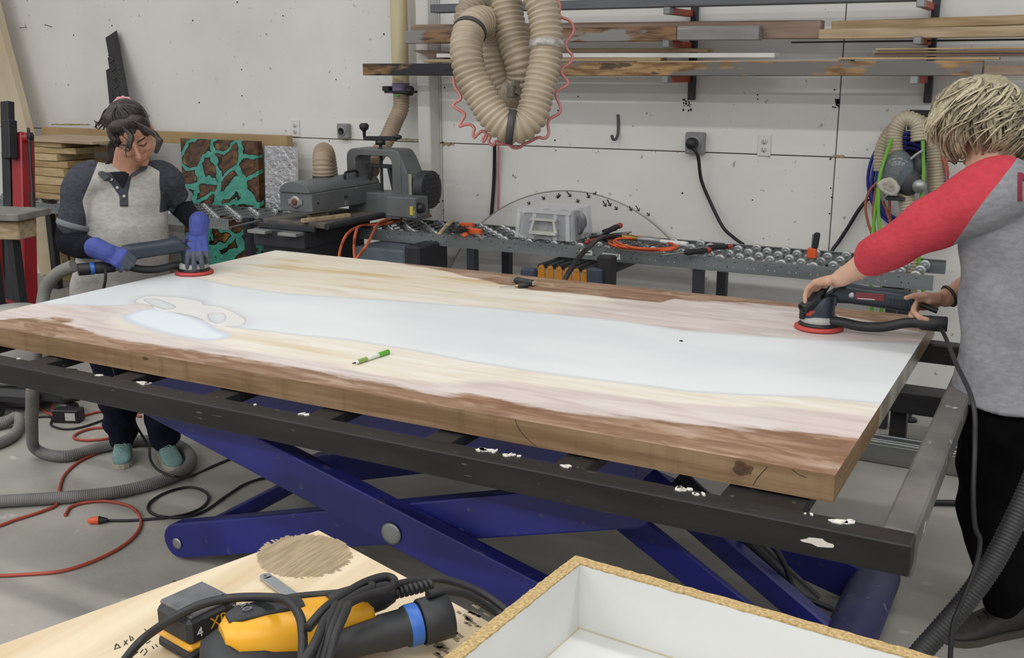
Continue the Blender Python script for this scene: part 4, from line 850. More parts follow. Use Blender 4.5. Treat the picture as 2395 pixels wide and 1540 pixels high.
# respirator hanging on the hose hook
rs = thing('respirator', 'half face respirator with clear visor and white filter hanging among the hoses', 'respirator', w_(2090, 480, 5.28))
b = B(); c = w_(2079, 436, 5.24)
P = [(2049, 430), (2064, 419), (2083, 415), (2095, 424), (2105, 441), (2100, 452), (2087, 460), (2072, 455), (2056, 444)]
b.prism([w_(x, y, 5.235) for x, y in P], (0, .035, 0)); b.o('filter', mat('filter_white', '#b5b2a8', .6, var=.1), rs, bev=.008)
b = B(); b.prism([w_(x, y, 5.232) for x, y in [(2064, 430), (2080, 424), (2094, 440), (2088, 450), (2068, 442)]], (0, .004, 0)); b.o('filter_grille', mat('filter_grille', '#9a9488', .8, var=.25, scale=80), rs)
b = B(); b.ell(w_(2100, 400, 5.30), (.075, .05, .10), n=18, k=12); b.o('visor', mat('visor_grey', '#6f7a80', .12, var=.1, alpha=.65), rs)
b = B(); b.ell(w_(2125, 425, 5.31), (.06, .05, .07)); b.ell(w_(2150, 385, 5.33), (.03, .04, .055)); b.box(w_(2095, 464, 5.30), (.09, .05, .02), ch=.006); b.o('face_mask', mat('rubber_grey', '#3a3b3e', .6), rs)
B().tube(spl([w_(2130, 372, 5.27), w_(2145, 360, 5.27), w_(2158, 352, 5.27)], 6), .006, 8).o('strap', mat('strap_grey', '#9b9ea0', .5), rs)
B().lathe([(.03, -.015), (.034, 0), (.03, .015)], w_(2150, 436, 5.27), (0, -1, 0), 20).o('exhale_valve', m_zinc, rs)
# low black machine base, aluminium beam, blue bin
mb = thing('machine_base', 'low black steel machine base with leg and levelling foot by the wall', 'machine base', (-.2, 4.85, 0))
a = onz(2083, 912, .25)
B().box(((a.x+.6)/2, a.y+.06, .20), (.6-a.x, .14, .10), ch=.004).o('beam', m_steel, mb)
B().box((a.x+.04, a.y+.06, .075), (.07, .07, .15), ch=.003).o('leg', m_steel, mb); B().box((.45, a.y+.06, .075), (.07, .07, .15), ch=.003).o('leg', m_steel, mb)
fp = onz(2128, 985, .0)
B().lathe([(.035, 0), (.03, .012), (.008, .014), (.008, .15)], (fp.x, fp.y, .002), (0, 0, 1), 14).o('levelling_foot', m_steel, mb)
a = onz(2010, 1078, 0); m_al = mat('aluminium_rail', '#aeb2b3', .28, .85, var=.1, stretch=(.3, 4, 4)); m_ald = mat('aluminium_face', '#7f807d', .45, .5, var=.12, stretch=(.3, 4, 4))
ar = thing('aluminium_beam', 'long aluminium rail beam lying on the concrete floor', 'beam', (a.x+.8, a.y+.06, 0))
Ll = 2.2; B().box((a.x+Ll/2-.15, a.y+.055, .045), (Ll, .11, .086), ch=.003).o('beam_body', m_ald, ar)
b = B()
for y, hh in ((.014, .012), (.05, .008), (.085, .016)): b.box((a.x+Ll/2-.15, a.y+y, .088+hh/2), (Ll, .016, hh), ch=.002)
b.o('rail_track', m_al, ar)
for i in range(9): B().lathe([(.006, 0), (.004, .003)], (a.x+.05+.22*i, a.y+.033, .088), (0, 0, 1), 8).o('screw', m_dark, ar)
a = onz(2243, 1050, 0.0)
b = B(); b.box((a.x+.14, a.y+.07, .12), (.25, .12, .23), ch=.012); b.box((a.x+.14, a.y+.07, .243), (.265, .135, .018), ch=.005); b.o('blue_bin', mat('bin_teal', '#31566a', .5, var=.12), None, 'teal blue plastic bin on the floor behind the grey shirted person', 'bin')
wire('floor_pipe', [onz(2170, 1176, .014), onz(2240, 1177, .014), onz(2330, 1182, .014), onz(2480, 1190, .014)], .012, m_cord, label='straight black hose lying on the floor beyond the frame corner', cat='hose')
# ================================================================ on the long conveyor
WZ = CZ-.012+.0245
m_ocord = mat('orange_cord', '#b4552f', .5, var=.12); m_orcl = mat('clamp_orange', '#d5592a', .42, var=.08)
def cz(x, y, dz=0): return onz(x, y, WZ+dz)
dc = thing('air_hose', 'faded orange air hose trailing over the conveyor end and down', 'air hose', cz(900, 520))
B().tube(spl([cz(1010, 505, .012), cz(970, 503, .02), cz(930, 512, .025), cz(880, 523, .012), cz(840, 530, .02), at(812, 548, 5.3), at(797, 580, 5.25), at(793, 612, 5.2), at(795, 680, 5.2)], 8), .0075, 8).o('hose_run', m_ocord, dc)
B().tube(spl([cz(960, 508, .02), cz(900, 525, .012), cz(845, 528, .026), at(832, 545, 5.28), at(828, 575, 5.25), at(829, 605, 5.2), at(830, 680, 5.2)], 8), .0075, 8).o('hose_run', m_ocord, dc)
B().tube(spl([cz(907, 513, .035), cz(885, 523, .03), cz(872, 545, .02), at(860, 570, 5.12), at(838, 600, 5.12), at(800, 640, 5.1)], 8), .008, 8).o('hose_run', m_ocord, dc)
br = thing('bench_brush', 'bench brush with pale wooden handle and dark bristles on the conveyor', 'brush', cz(1050, 540))
a, c = cz(1058, 515, .035), cz(1027, 548, .015)
B().bar(a, a.lerp(c, .5)+Vector((0, 0, .004)), .03, .016, ch=.005).bar(a.lerp(c, .5)+Vector((0, 0, .004)), c, .024, .014, ch=.005).o('handle', m_pale, br)
b = B(); c = cz(1068, 538, .025)
for i in range(170):
    p = c+Vector((random.uniform(-.055, .05), random.uniform(-.03, .05), random.uniform(.0, .02))); b.cyl(p, p+Vector((random.uniform(.01, .04), random.uniform(-.03, -.01), random.uniform(-.025, .012))), .0022, .001, 4)
b.ell(c+Vector((0, .01, 0)), (.055, .05, .02), n=12, k=8); b.o('bristles', mat('bristle_dark', '#3c3835', .9), br, kind='stuff')
cl1 = thing('bar_clamp', 'orange bar clamp lying flat on the conveyor beside the brush', 'clamp', cz(1110, 545))
B().bar(cz(1090, 522, .012), cz(1128, 560, .012), .018, .006).o('bar', m_zinc, cl1)
B().box(cz(1093, 527, .016), (.085, .03, .03), rz=.1, ch=.006).o('fixed_jaw', m_orcl, cl1); B().box(cz(1103, 541, .018), (.14, .026, .035), rz=-.12, ch=.006).o('sliding_jaw', m_orcl, cl1)
B().lathe([(.018, 0), (.018, .012)], cz(1088, 552, .010), (0, -.4, .9), 14).o('pad', m_orcl, cl1)
# clear tote of sanding discs
m_clear = mat('clear_plastic', '#e3e6e8', .25, var=.03, alpha=.22); m_disc = mat('disc_grey', '#77787f', .8, var=.1, scale=20); m_latch = mat('latch_white', '#c5c5bb', .5)
p0 = cz(1206, 556); p1 = cz(1340, 566); tx = (p1-p0); W_ = .335; rz = -.02; H_ = .175; D_ = .27
tt = thing('storage_tote', 'clear plastic storage tote of grey sanding discs on the conveyor', 'tote', cz(1300, 560))
o_ = p0+Vector((.0, .012, 0)); w2 = W_; 
def tq(u, v, z, ins=0): return o_+Vector((ins+(w2-2*ins)*u, ins+(D_-2*ins)*v, z*H_))
def shell(z0, z1, i0, i1, th=.003):
    b = B(); A = [tq(u, v, z0, i0) for u, v in ((0, 0), (1, 0), (1, 1), (0, 1))]; C = [tq(u, v, z1, i1) for u, v in ((0, 0), (1, 0), (1, 1), (0, 1))]
    for i in range(4):
        j = (i+1) % 4; b.prism([A[i], A[j], C[j], C[i]], (tq(.5, .5, 0)-tq((A[i]-o_).x/w2, (A[i]-o_).y/D_, 0)).normalized()*th)
    return b
b = shell(0, .93, .0, .014); b.box(tq(.5, .5, .94), (w2-.03, D_-.03, .006), ch=.002); b.o('tub', m_clear, tt)
m_rib = mat('clear_rib', '#dadddf', .3, alpha=.5)
for u in (0.0, .3, .70, .93): B().bar(tq(u, -.01, .0), tq(u*.92+.04, .04, .9), .022, .006, (0, 1, 0)).o('rib', m_rib, tt)
for v in (.1, .5, .9): B().bar(tq(1.0, v, 0), tq(.965, v, .92), .006, .02, (0, 1, 0)).o('rib', m_rib, tt)
B().box(tq(.5, .02, .86), (w2*.93, .006, .022)).o('rim', m_rib, tt)
b = B(); b.bar(tq(.27, -.06, .22), tq(.75, -.06, .22), .016, .03, (0, 1, 0)); b.bar(tq(.28, -.06, .22), tq(.34, -.03, .62), .012, .014, (0, 1, 0)); b.bar(tq(.74, -.06, .22), tq(.68, -.03, .62), .012, .014, (0, 1, 0)); b.bar(tq(.28, -.03, .62), tq(.73, -.03, .62), .012, .018, (0, 1, 0))
b.o('latch_handle', m_latch, tt)
for i, (u, v, z) in enumerate([(.12, .22, .40), (.30, .25, .44), (.52, .25, .46), (.73, .24, .45), (.87, .3, .42), (.25, .6, .45), (.55, .62, .45), (.8, .6, .45)]):
    B().cyl(tq(u, v, z), tq(u+.02, v+.13, z), .062, n=24).o('sanding_disc', m_disc, None, 'grey sanding disc stack standing inside the clear tote', 'sanding discs', 'sanding discs in the clear tote')
# hand tools, orange cord, air gun with black hose
m_rh = mat('tool_red', '#a3372f', .45, var=.1); m_tk = mat('tool_black', '#252628', .5, var=.2); m_brass = mat('brass', '#a58a4b', .35, .8)
def tool(name, label, cat, a, c, hlen, r, m2=None, rs=.005):
    t = thing(name, label, cat, a.lerp(c, .5)+Vector((0, 0, -r))); d = (c-a).normalized()
    P = resample([a, a+d*hlen], hlen/7); B().tube(P, [r*k for k in (.7, 1, .92, .85, .9, 1, .95, .6)][:len(P)], 10).o('handle', m2 or m_tk, t)
    B().cyl(a+d*hlen, c, rs, n=8).o('shank', m_zinc, t); B().lathe([(r*.9, 0), (r*.9, .018), (r*.5, .024)], a+d*(-.004), -d, 10).o('butt', m_rh, t); return t
tool('screwdriver', 'red and black screwdriver lying half over the front rail of the conveyor', 'screwdriver', cz(1652, 586, .016), cz(1545, 597, .012), .13, .016, rs=.004)
tool('screwdriver', 'dark screwdriver with red end among the wheels behind the other one', 'screwdriver', cz(1700, 577, .016), cz(1625, 582, .016), .10, .015, rs=.004)
tool('screwdriver', 'red handled screwdriver propped up against the clear tote', 'hand tool', cz(1445, 530, .06), cz(1385, 557, .012), .10, .017, m_tk)
tool('metal_file', 'long steel rod tool lying on the tangled orange cord', 'hand tool', cz(1378, 566, .02), cz(1476, 543, .035), .05, .014, m_rh)
b = B(); b.bar(cz(1380, 556, .02), cz(1470, 546, .02), .02, .016, ch=.004); b.bar(cz(1385, 548, .015), cz(1425, 568, .015), .018, .012, ch=.004)
b.o('locking_pliers', m_tk, None, 'black locking pliers beside the clear tote', 'pliers')
P = []
for k in range(3):
    for t in np.linspace(0, 2*math.pi, 14)[:-1]: P.append(cz(1503+(78-4*k)*math.cos(t)+8*math.sin(2*t+k), 570+(15-2*k)*math.sin(t)+6*math.cos(t), .012+.006*k+.004*math.sin(3*t+k)))
oc = wire('orange_cord', P, .0065, m_orcl, label='bright orange cord coiled loosely on the conveyor wheels', cat='cord')
ag = thing('air_gun', 'thick black air hose with brass coupling draped over the conveyor rail', 'air hose', cz(1450, 555))
B().tube(spl([cz(1456, 554, .025), cz(1430, 554, .03), cz(1400, 560, .035), at(1372, 583, 5.0), at(1352, 605, 4.92), at(1335, 630, 4.88), at(1322, 655, 4.86), at(1300, 720, 4.85)], 8), .0125, 10).o('hose', m_cord, ag)
B().tube([cz(1456, 554, .025), cz(1474, 556, .025), cz(1492, 559, .025)], [.015, .017, .014], 10).o('coupling', m_brass, ag)
B().tube([cz(1492, 559, .025), cz(1520, 561, .028), cz(1545, 564, .028)], [.012, .018, .012], 10).o('nozzle_body', m_zinc, ag)
B().tube([cz(1545, 564, .028), cz(1608, 572, .026)], [.010, .014], 10).o('nozzle', m_wht, ag)
cl2 = thing('spring_clamp', 'orange quick clamp with dark handle standing up on the conveyor rail', 'clamp', cz(1900, 600))
a = cz(1898, 606)
B().bar(a+Vector((0, 0, -.06)), a+Vector((.005, 0, .12)), .006, .018).o('bar', m_zinc, cl2)
B().box(a+Vector((0, 0, .028)), (.045, .03, .05), ch=.005).o('jaw', m_orcl, cl2)
B().bar(a+Vector((.012, 0, .05)), a+Vector((.02, .0, .13)), .026, .028, ch=.007).o('grip', m_tk, cl2)
# expanding roller track with amber links under the conveyor
m_amber = mat('amber_plastic', '#c07d22', .35, var=.1); m_nav = mat('track_navy', '#3b4252', .45, var=.1)
ex = thing('expanding_rollers', 'black rollers with amber side links standing under the long conveyor', 'roller track', (-2.3, 5.0, 0))
EY = 4.72
for i in range(8):
    p = ony(1282+20.5*i+(10 if i > 5 else 0), 626+2.2*i, EY)
    B().cyl((p.x-.045, EY, p.z), (p.x-.045, EY+.45, p.z), .017, n=12).o('roller', m_tk, ex)
    if i < 7:
        x, z = p.x-.03, p.z-.004; P = [(x-.018, z), (x-.012, z+.014), (x, z+.02), (x+.012, z+.014), (x+.018, z), (x+.03, z-.2), (x-.03, z-.2)]
        lk = B().prism([(u, EY-.02, w) for u, w in P], (0, .008, 0)).o('link', m_amber, ex)
        B().lathe([(.006, 0), (.005, .003)], (x, EY-.02, z+.004), (0, -1, 0), 8).o('rivet', m_zinc, lk)
for x, w in ((1240, 1.0), (1395, 1.0)):
    p = ony(x, 640, EY); B().box((p.x, EY-.01, p.z-.02), (.085, .05, .10), ch=.01).o('end_bracket', m_nav, ex)
for x in (1262, 1425): p = ony(x, 640, EY); B().box((p.x, EY+.06, p.z/2-.04), (.07, .07, p.z-.08), ch=.004).o('leg', m_up, ex)
p = ony(1410, 625, EY-.02); B().box((p.x, EY+.03, p.z-.03), (.08, .08, .16), ch=.008).o('handle_block', m_tk, ex)
# ================================================================ on the slab
pn = thing('marker_pen', 'green and white marker pen lying on the slab', 'pen', onz(868, 836, SZ1)); a, c = onz(824, 851, SZ1+.007), onz(910, 823, SZ1+.007); d = (c-a).normalized(); Lp = (c-a).length
B().tube([a+d*.012, a+d*.02, a+d*Lp*.72], [.0025, .0062, .0062], 12).o('barrel', mat('pen_white', '#cfd6c6', .4), pn)
B().tube([a+d*Lp*.7, a+d*Lp*.98, a+d*Lp], [.0072, .0072, .004], 12).o('cap', mat('pen_green', '#5fae2e', .35), pn); B().tube([a, a+d*.013], [.0012, .0028], 8).o('tip', m_tk, pn)
B().tube([a+d*.02, a+d*Lp*.38], [.0064, .0064], 12).o('grip_band', mat('pen_olive', '#7f9a55', .4), pn)
t = thing('utility_knife', 'black utility knife with chrome end lying near the far slab edge', 'knife', onz(1225, 657, SZ1)); a, c = onz(1205, 655, SZ1+.012), onz(1248, 663, SZ1+.012)
B().bar(a, c, .03, .022, ch=.007).o('body', m_tk, t); B().bar(c, c+(c-a).normalized()*.006, .022, .018, ch=.003).o('end_cap', mat('tan_cap', '#a89a86', .5), t); B().bar(a-(c-a).normalized()*.02, a, .02, .006).o('blade', m_zinc, t)
t = thing('scratch_awl', 'black handled awl with brass collar lying beside the utility knife', 'awl', onz(1205, 670, SZ1)); a, c = onz(1168, 672, SZ1+.008), onz(1236, 667, SZ1+.01); d = (c-a)
B().tube([a+d*.62, a+d*.68, a+d*.9, c], [.007, .011, .011, .007], 10).o('handle', m_tk, t); B().tube([a+d*.55, a+d*.62], [.005, .007], 10).o('collar', m_brass, t); B().tube([a, a+d*.55], [.0015, .003], 8).o('spike', m_zinc, t)
p = onz(1593, 799, SZ1); B().ell(p+Vector((0, 0, .002)), (.006, .003, .0025), n=8, k=6).o('debris_chip', m_tk, None, 'tiny dark chip of debris lying alone on the white resin', 'chip')
# ================================================================ floor: vacuum hoses, cords, vacuum, adapter
m_vac = mat('vacuum_hose', '#6d6c69', .6, col2='#7d7b77', scale=8); m_vacb = mat('black_vacuum_hose', '#2e2f31', .55, var=.15)
def fz_(x, y, z=.026): return onz(x, y, z)
b = B(); hose(b, [at(172, 622, 4.02), at(135, 640, 4.05), at(108, 672, 4.08), at(98, 720, 4.08), at(88, 790, 4.06), at(80, 860, 4.03), at(76, 930, 4.0), fz_(75, 1010, .16), fz_(85, 1052, .04), fz_(150, 1068), fz_(240, 1046), fz_(330, 1031), fz_(410, 1040), fz_(446, 1068), fz_(432, 1100), fz_(370, 1128), fz_(270, 1152), fz_(150, 1164), fz_(20, 1172), fz_(-120, 1180), fz_(-420, 1160), fz_(-800, 1120)], .025, .008, .0022, n=14, sub=24)
b.o('vacuum_hose', m_vac, None, 'grey ribbed vacuum hose from the gloved sander looping around the teal shoes', 'vacuum hose')
b = B(); hose(b, [fz_(-700, 1080), fz_(-300, 1020), fz_(-120, 1005), fz_(-40, 1000), fz_(8, 990, .03), fz_(38, 975, .04), fz_(46, 992, .03), fz_(30, 1020), fz_(-10, 1040), fz_(-90, 1060), fz_(-300, 1110), fz_(-700, 1160)], .025, .008, .0022, n=14, sub=16)
b.o('vacuum_hose', m_vac, None, 'short bend of grey vacuum hose beside the vacuum cart', 'vacuum hose')
m_rc = mat('red_cord', '#a84a38', .5, var=.12)
def floorcord(name, label, pts, r, m, cat='cord'): return wire(name, [onz(x, y, r+.001+(z or 0)) for x, y, z in [(p+(0,))[:3] for p in pts]], r, m, label=label, cat=cat)
floorcord('extension_cord', 'red extension cord running under the grey hose past the teal shoes', [(-700, 1330), (-300, 1290), (-40, 1240), (40, 1215), (100, 1196), (135, 1178), (140, 1140), (152, 1110), (185, 1080), (235, 1055), (268, 1022)], .0062, m_rc)
floorcord('extension_cord', 'red extension cord curling in a big loop round the orange plug', [(152, 1206), (165, 1187), (200, 1176), (250, 1173), (300, 1184), (326, 1207), (326, 1237), (295, 1272), (230, 1308), (150, 1335), (60, 1344), (-40, 1346), (-300, 1330), (-700, 1260)], .0062, m_rc)
floorcord('extension_cord', 'red extension cord looped around the black power adapter', [(330, 965), (245, 962), (180, 975), (125, 972), (96, 955), (100, 940), (130, 930), (180, 928), (230, 940), (260, 956), (330, 975)], .0062, m_rc)
floorcord('extension_cord', 'red extension cord curving up from the adapter toward the vacuum', [(124, 966, .01), (122, 950, .01), (135, 932), (165, 912), (200, 895), (240, 880)], .0062, m_rc)
floorcord('extension_cord', 'red cord in a narrow hairpin loop behind the teal shoes', [(270, 1000), (220, 1002), (185, 1012), (172, 1024), (195, 1030), (240, 1028), (290, 1018)], .0062, m_rc)
floorcord('black_cable', 'black power cord from the orange plug coiling across the concrete', [(240, 1218), (300, 1218), (370, 1213), (430, 1205), (472, 1188), (488, 1165), (475, 1148), (440, 1140), (390, 1152), (352, 1175), (348, 1195), (375, 1208), (430, 1210), (480, 1195), (530, 1160), (580, 1130), (640, 1114), (760, 1090)], .0055, m_cord)
floorcord('black_cable', 'black power cord hanging from the gloved sander past the left teal shoe', [(350, 1050, .02), (352, 1075, .03), (370, 1100, .045), (410, 1115, .055), (450, 1113), (500, 1090), (560, 1067), (640, 1050)], .0055, m_cord)
floorcord('black_cable', 'short black cord running from the power adapter behind the legs', [(60, 978), (110, 975), (122, 980), (120, 995), (150, 1004), (190, 1000), (250, 980), (320, 955)], .0055, m_cord)
pg = thing('cord_plug', 'orange extension cord plug end joined to the black cord', 'plug', onz(222, 1218, 0)); a, c = onz(205, 1219, .014), onz(242, 1217, .014)
B().tube([a, a.lerp(c, .2), a.lerp(c, .75)], [.007, .013, .015], 10).o('orange_end', m_orcl, pg); B().tube([a.lerp(c, .72), a.lerp(c, .9), c+(c-a)*.25], [.016, .013, .007], 10).o('black_end', m_blk, pg)
ad = thing('power_adapter', 'black power brick with a white label on the concrete floor', 'adapter', onz(150, 985, 0)); p = onz(150, 990, .0)
B().box(p+Vector((0, .03, .034)), (.13, .07, .062), rz=.42, ch=.004).o('case', m_blk, ad)
R = Matrix.Rotation(.42, 3, 'Z'); B().box(p+Vector((0, .03, .034))+R @ Vector((.025, -.0356, 0)), (.05, .0012, .038), rz=.42).o('rating_label', mat('label_grey', '#b9b8b4', .5), ad)
vc = thing('shop_vacuum', 'grey shop vacuum on a black caster base left of the adapter', 'vacuum', onz(30, 1000, 0)); p = onz(20, 985, 0)
b = B()
P = [(0, .09), (.30, .09), (.335, .11), (.335, .13), (.28, .145), (0, .16)]
b.box(p+Vector((-.22, .22, .09)), (.50, .44, .09), rz=.3, ch=.03); b.bar(p+Vector((.0, .15, .12)), p+Vector((.18, .22, .10)), .05, .10, ch=.01); b.lathe([(.05, 0), (.055, .02), (.05, .04), (.03, .045)], p+Vector((.19, .225, .075)), (0, 0, 1), 16)
b.o('caster_base', m_tk, vc)
for dx, dy in ((.19, .22), (-.1, .02), (-.45, .1)): B().cyl(p+Vector((dx-.012, dy, .032)), p+Vector((dx+.012, dy, .032)), .031, n=16).o('caster', m_tk, vc)
B().lathe([(.17, .13), (.20, .16), (.20, .40), (.19, .44), (.10, .50)], p+Vector((-.2, .24, 0)), (0, 0, 1), 24).o('tank', mat('tank_grey', '#a3a29d', .35, var=.1), vc)
wire('sander_lead', [at(246, 628, 3.96), at(247, 650, 3.97), at(242, 690, 4.0), at(250, 760, 4.05), at(262, 850, 4.1), onz(300, 960, .2), onz(345, 1040, .04)], .0055, m_cord, label='dark power lead hanging from the gloved sander down to the floor', cat='cable')
# right: black hose and cord by the person
b = B(); hose(b, [onz(3050, 1500, .03), onz(2850, 1330, .05), at(2650, 1010, 2.6), at(2530, 960, 2.52), at(2450, 1050, 2.5), at(2405, 1150, 2.5), at(2365, 1235, 2.5), at(2320, 1320, 2.5), at(2260, 1405, 2.5), at(2200, 1475, 2.5), at(2140, 1545, 2.5), at(2080, 1640, 2.5), onz(1950, 1800, .03), onz(1750, 1900, .03)], .027, .009, .0024, n=14, sub=12)
b.o('vacuum_hose', m_vacb, None, 'black ribbed vacuum hose hanging by the black trousers', 'vacuum hose')
wire('black_cable', [at(2176, 742, 3.14), at(2200, 768, 3.06), at(2216, 800, 2.9), at(2236, 850, 2.62), at(2275, 940, 2.45), at(2280, 1040, 2.42), at(2276, 1150, 2.4), at(2280, 1230, 2.4), at(2292, 1268, 2.4), at(2280, 1330, 2.4), at(2245, 1420, 2.4), at(2228, 1470, 2.4), at(2222, 1560, 2.4), at(2222, 1640, 2.42), onz(2240, 1800, .008), onz(2400, 1900, .008)], .006, m_cord, label='thin black cord dangling down past the steel end rail', cat='cord')
# ================================================================ foreground bench
BZ = .95
m_ply = mat('pine_ply', '#d3c4a9', .6, col2='#c0ab8a', scale=5, stretch=(5, .35, 1), detail=8, bump=.04)
cA = onz(745, 1240, BZ); u = Vector((.957, -.292, 0)); v = Vector((-.292, -.957, 0))
bt = thing('pine_board', 'pale pine plywood sheet on the bench under the yellow sander', 'board', cA+u*.6+v*.5+Vector((0, 0, -.018)))
R = Matrix((u, -v, Vector((0, 0, 1)))).transposed()
B().box(cA+u*.65+v*.5+Vector((0, 0, -.009)), (1.3, 1.0, .018), R=R, ch=.001).o('sheet', m_ply, bt)
def blob(cx, cy, rx, ry, ang, n=26, jag=.25):
    P = []
    for i in range(n):
        t = 2*math.pi*i/n; k = 1+random.uniform(-jag, jag)*(.5+abs(math.cos(t))); P.append((cx+rx*k*math.cos(t)*math.cos(ang)-ry*k*math.sin(t)*math.sin(ang), cy+rx*k*math.cos(t)*math.sin(ang)+ry*k*math.sin(t)*math.cos(ang)))
    return P
m_stain = mat('grey_stain', '#958569', .7, col2='#ab997b', scale=40, stretch=(6, .5, 1), lo=.4, hi=.6)
b = B(); c = onz(712, 1300, BZ); ang = math.atan2(u.y, u.x)
for i in range(46):
    s_ = -1+2*i/45; w = .078*math.sqrt(max(.03, 1-s_*s_)); o_ = c+v*(.066*s_)
    a, e = o_-u*(w*random.uniform(.88, 1.05)), o_+u*(w*random.uniform(.86, 1.04)); b.bar(a+Vector((0, 0, .0003)), e+Vector((0, 0, .0003)), .0034, .0004)
b.o('glue_stain', m_stain, bt, kind='stuff')
b = B()
for i in range(70):
    p = onz(random.uniform(1010, 1140), random.uniform(1405, 1530), BZ+.0003); b.bar(p, p+u*random.uniform(.004, .02)+v*random.uniform(-.003, .003), .004, .0004)
b.o('mould_spots', mat('mould', '#7f745f', .8), bt, kind='stuff')
b = B()
def ink(pts): b.tube([onz(x, y, BZ+.0004) for x, y in pts], .0007, 4)
for st in ([(268, 1512), (276, 1508), (280, 1516)], [(272, 1506), (268, 1520), (283, 1514)], [(290, 1500), (298, 1508)], [(297, 1498), (290, 1510)], [(303, 1488), (306, 1500), (312, 1496), (308, 1490)], [(305, 1532), (316, 1520), (322, 1526), (312, 1534)], [(328, 1528), (334, 1520)], [(336, 1534), (344, 1524), (340, 1518)],
           [(345, 1488), (350, 1494)], [(342, 1506), (352, 1500)], [(338, 1472), (346, 1480), (352, 1474)], [(356, 1512), (360, 1518)], [(364, 1508), (368, 1514)]): ink(st)
b.o('pencil_note', m_dark, bt, kind='stuff')
bn = thing('work_bench', 'wooden workbench carrying the pine sheet and white box', 'bench', (-.35, .62, 0))
B().box((-.28, .60, BZ-.045), (1.2, .72, .05), ch=.004).o('top', m_mdf, bn)
for x in (-.8, .24):
    for y in (.32, .88): B().box((x, y, (BZ-.07)/2), (.07, .07, BZ-.07), ch=.003).o('leg', m_pale, bn)
# white melamine tray
RZ = 1.05; k0 = onz(1345, 1300, RZ); mx_ = onz(2200, 1540, RZ); e1 = (mx_-k0).normalized(); e2 = Vector((e1.y, -e1.x, 0)); m_mel = mat('melamine', '#cfd0cd', .35, var=.03); m_chip = mat('chipboard', '#c0a97a', .85, col2='#9a7f50', scale=240, bump=.3, bscale=260)
tr = thing('melamine_tray', 'open white melamine box with raw chipboard rims on the bench', 'box', k0+e1*.4+e2*.3+Vector((0, 0, BZ-RZ)))
TH = .0155
def wallp(p, q, nrm, name):
    wp = B().prism([p+Vector((0, 0, BZ-RZ+.001)), q+Vector((0, 0, BZ-RZ+.001)), q+Vector((0, 0, -.002)), p+Vector((0, 0, -.002))], nrm*TH).o(name, m_mel, tr)
    b = B(); n = 90; V = []; F = []
    for i in range(n+1):
        t = i/n; c = p.lerp(q, t); j = random.uniform(-.0007, .0007); V += [c-nrm*.0006+nrm*j+Vector((0, 0, -.0022)), c-nrm*.0006+nrm*j+Vector((0, 0, random.uniform(-.0006, .0004))), c+nrm*(TH+.0006+j)+Vector((0, 0, random.uniform(-.0006, .0004))), c+nrm*(TH+.0006+j)+Vector((0, 0, -.0022))]
    for i in range(n):
        for k in range(3): F.append((4*i+k, 4*i+4+k, 4*i+5+k, 4*i+1+k))
    F += [(0, 1, 2, 3), (4*n+3, 4*n+2, 4*n+1, 4*n)]
    b.add(V, F); b.o('chipboard_rim', m_chip, wp)
LT, WT = .80, .52
wallp(k0, k0+e1*LT, e2, 'side_panel'); wallp(k0+e2*(WT-TH), k0+e1*LT+e2*(WT-TH), e2, 'side_panel')
wallp(k0+e2*TH, k0+e2*(WT-TH), e1, 'end_panel'); wallp(k0+e1*(LT-TH)+e2*TH, k0+e1*(LT-TH)+e2*(WT-TH), e1, 'end_panel')
c = k0+e1*LT/2+e2*WT/2; B().prism([k0+e1*TH+e2*TH+Vector((0, 0, BZ-RZ+.001)), k0+e1*(LT-TH)+e2*TH+Vector((0, 0, BZ-RZ+.001)), k0+e1*(LT-TH)+e2*(WT-TH)+Vector((0, 0, BZ-RZ+.001)), k0+e1*TH+e2*(WT-TH)+Vector((0, 0, BZ-RZ+.001))], (0, 0, .008)).o('bottom_panel', m_mel, tr)
zb = BZ-RZ+.009
for a_, e_ in ((k0+e1*TH+e2*TH, k0+e1*(LT-TH)+e2*TH), (k0+e1*TH+e2*TH, k0+e1*TH+e2*(WT-TH))):
    B().tube([a_+Vector((0, 0, zb)), e_+Vector((0, 0, zb))], .0016, 6).o('glue_seam', mat('seam_tan', '#b3aa94', .7), tr)
# yellow random orbit sander, battery, wrench
m_yel = mat('tool_yellow', '#d59b1f', .4, var=.07); m_rub = mat('soft_black', '#242629', .55, var=.15, scale=20); m_bl2 = mat('ring_blue', '#2f63b3', .4)
rs_ = thing('orbital_sander', 'yellow and black random orbit sander lying on the pine sheet', 'sander', onz(640, 1500, BZ))
hd = onz(582, 1508, BZ+.046); tl = onz(850, 1432, BZ+.05); ax = (tl-hd); ax.z = 0; ax.normalize(); sd = Vector((-ax.y, ax.x, 0))
def ring(c, ra, rb, a, bv, n=20, p=2.4): return [c+a*(ra*math.copysign(abs(math.cos(t))**(2/p), math.cos(t)))+bv*(rb*math.copysign(abs(math.sin(t))**(2/p), math.sin(t))) for t in [2*math.pi*i/n for i in range(n)]]
Z = Vector((0, 0, 1))
def body(secs, m, name, n=22, par=None): return B().loft([ring(hd+ax*s+Z*dz+sd*dy, w, h, sd, Z, n) for s, dz, dy, w, h in secs]).o(name, m, par or rs_)
body([(-.056, -.016, 0, .012, .012), (-.050, -.014, 0, .034, .026), (-.028, -.013, 0, .046, .033), (.01, -.016, 0, .048, .033), (.04, -.020, 0, .042, .028), (.065, -.022, 0, .03, .026)], m_rub, 'head')
body([(-.03, .018, 0, .018, .012), (-.018, .018, 0, .033, .021), (.02, .012, 0, .038, .028), (.07, .004, 0, .034, .032), (.11, .0, 0, .030, .031), (.145, -.002, 0, .027, .027), (.152, -.002, 0, .02, .02)], m_yel, 'upper_shell')
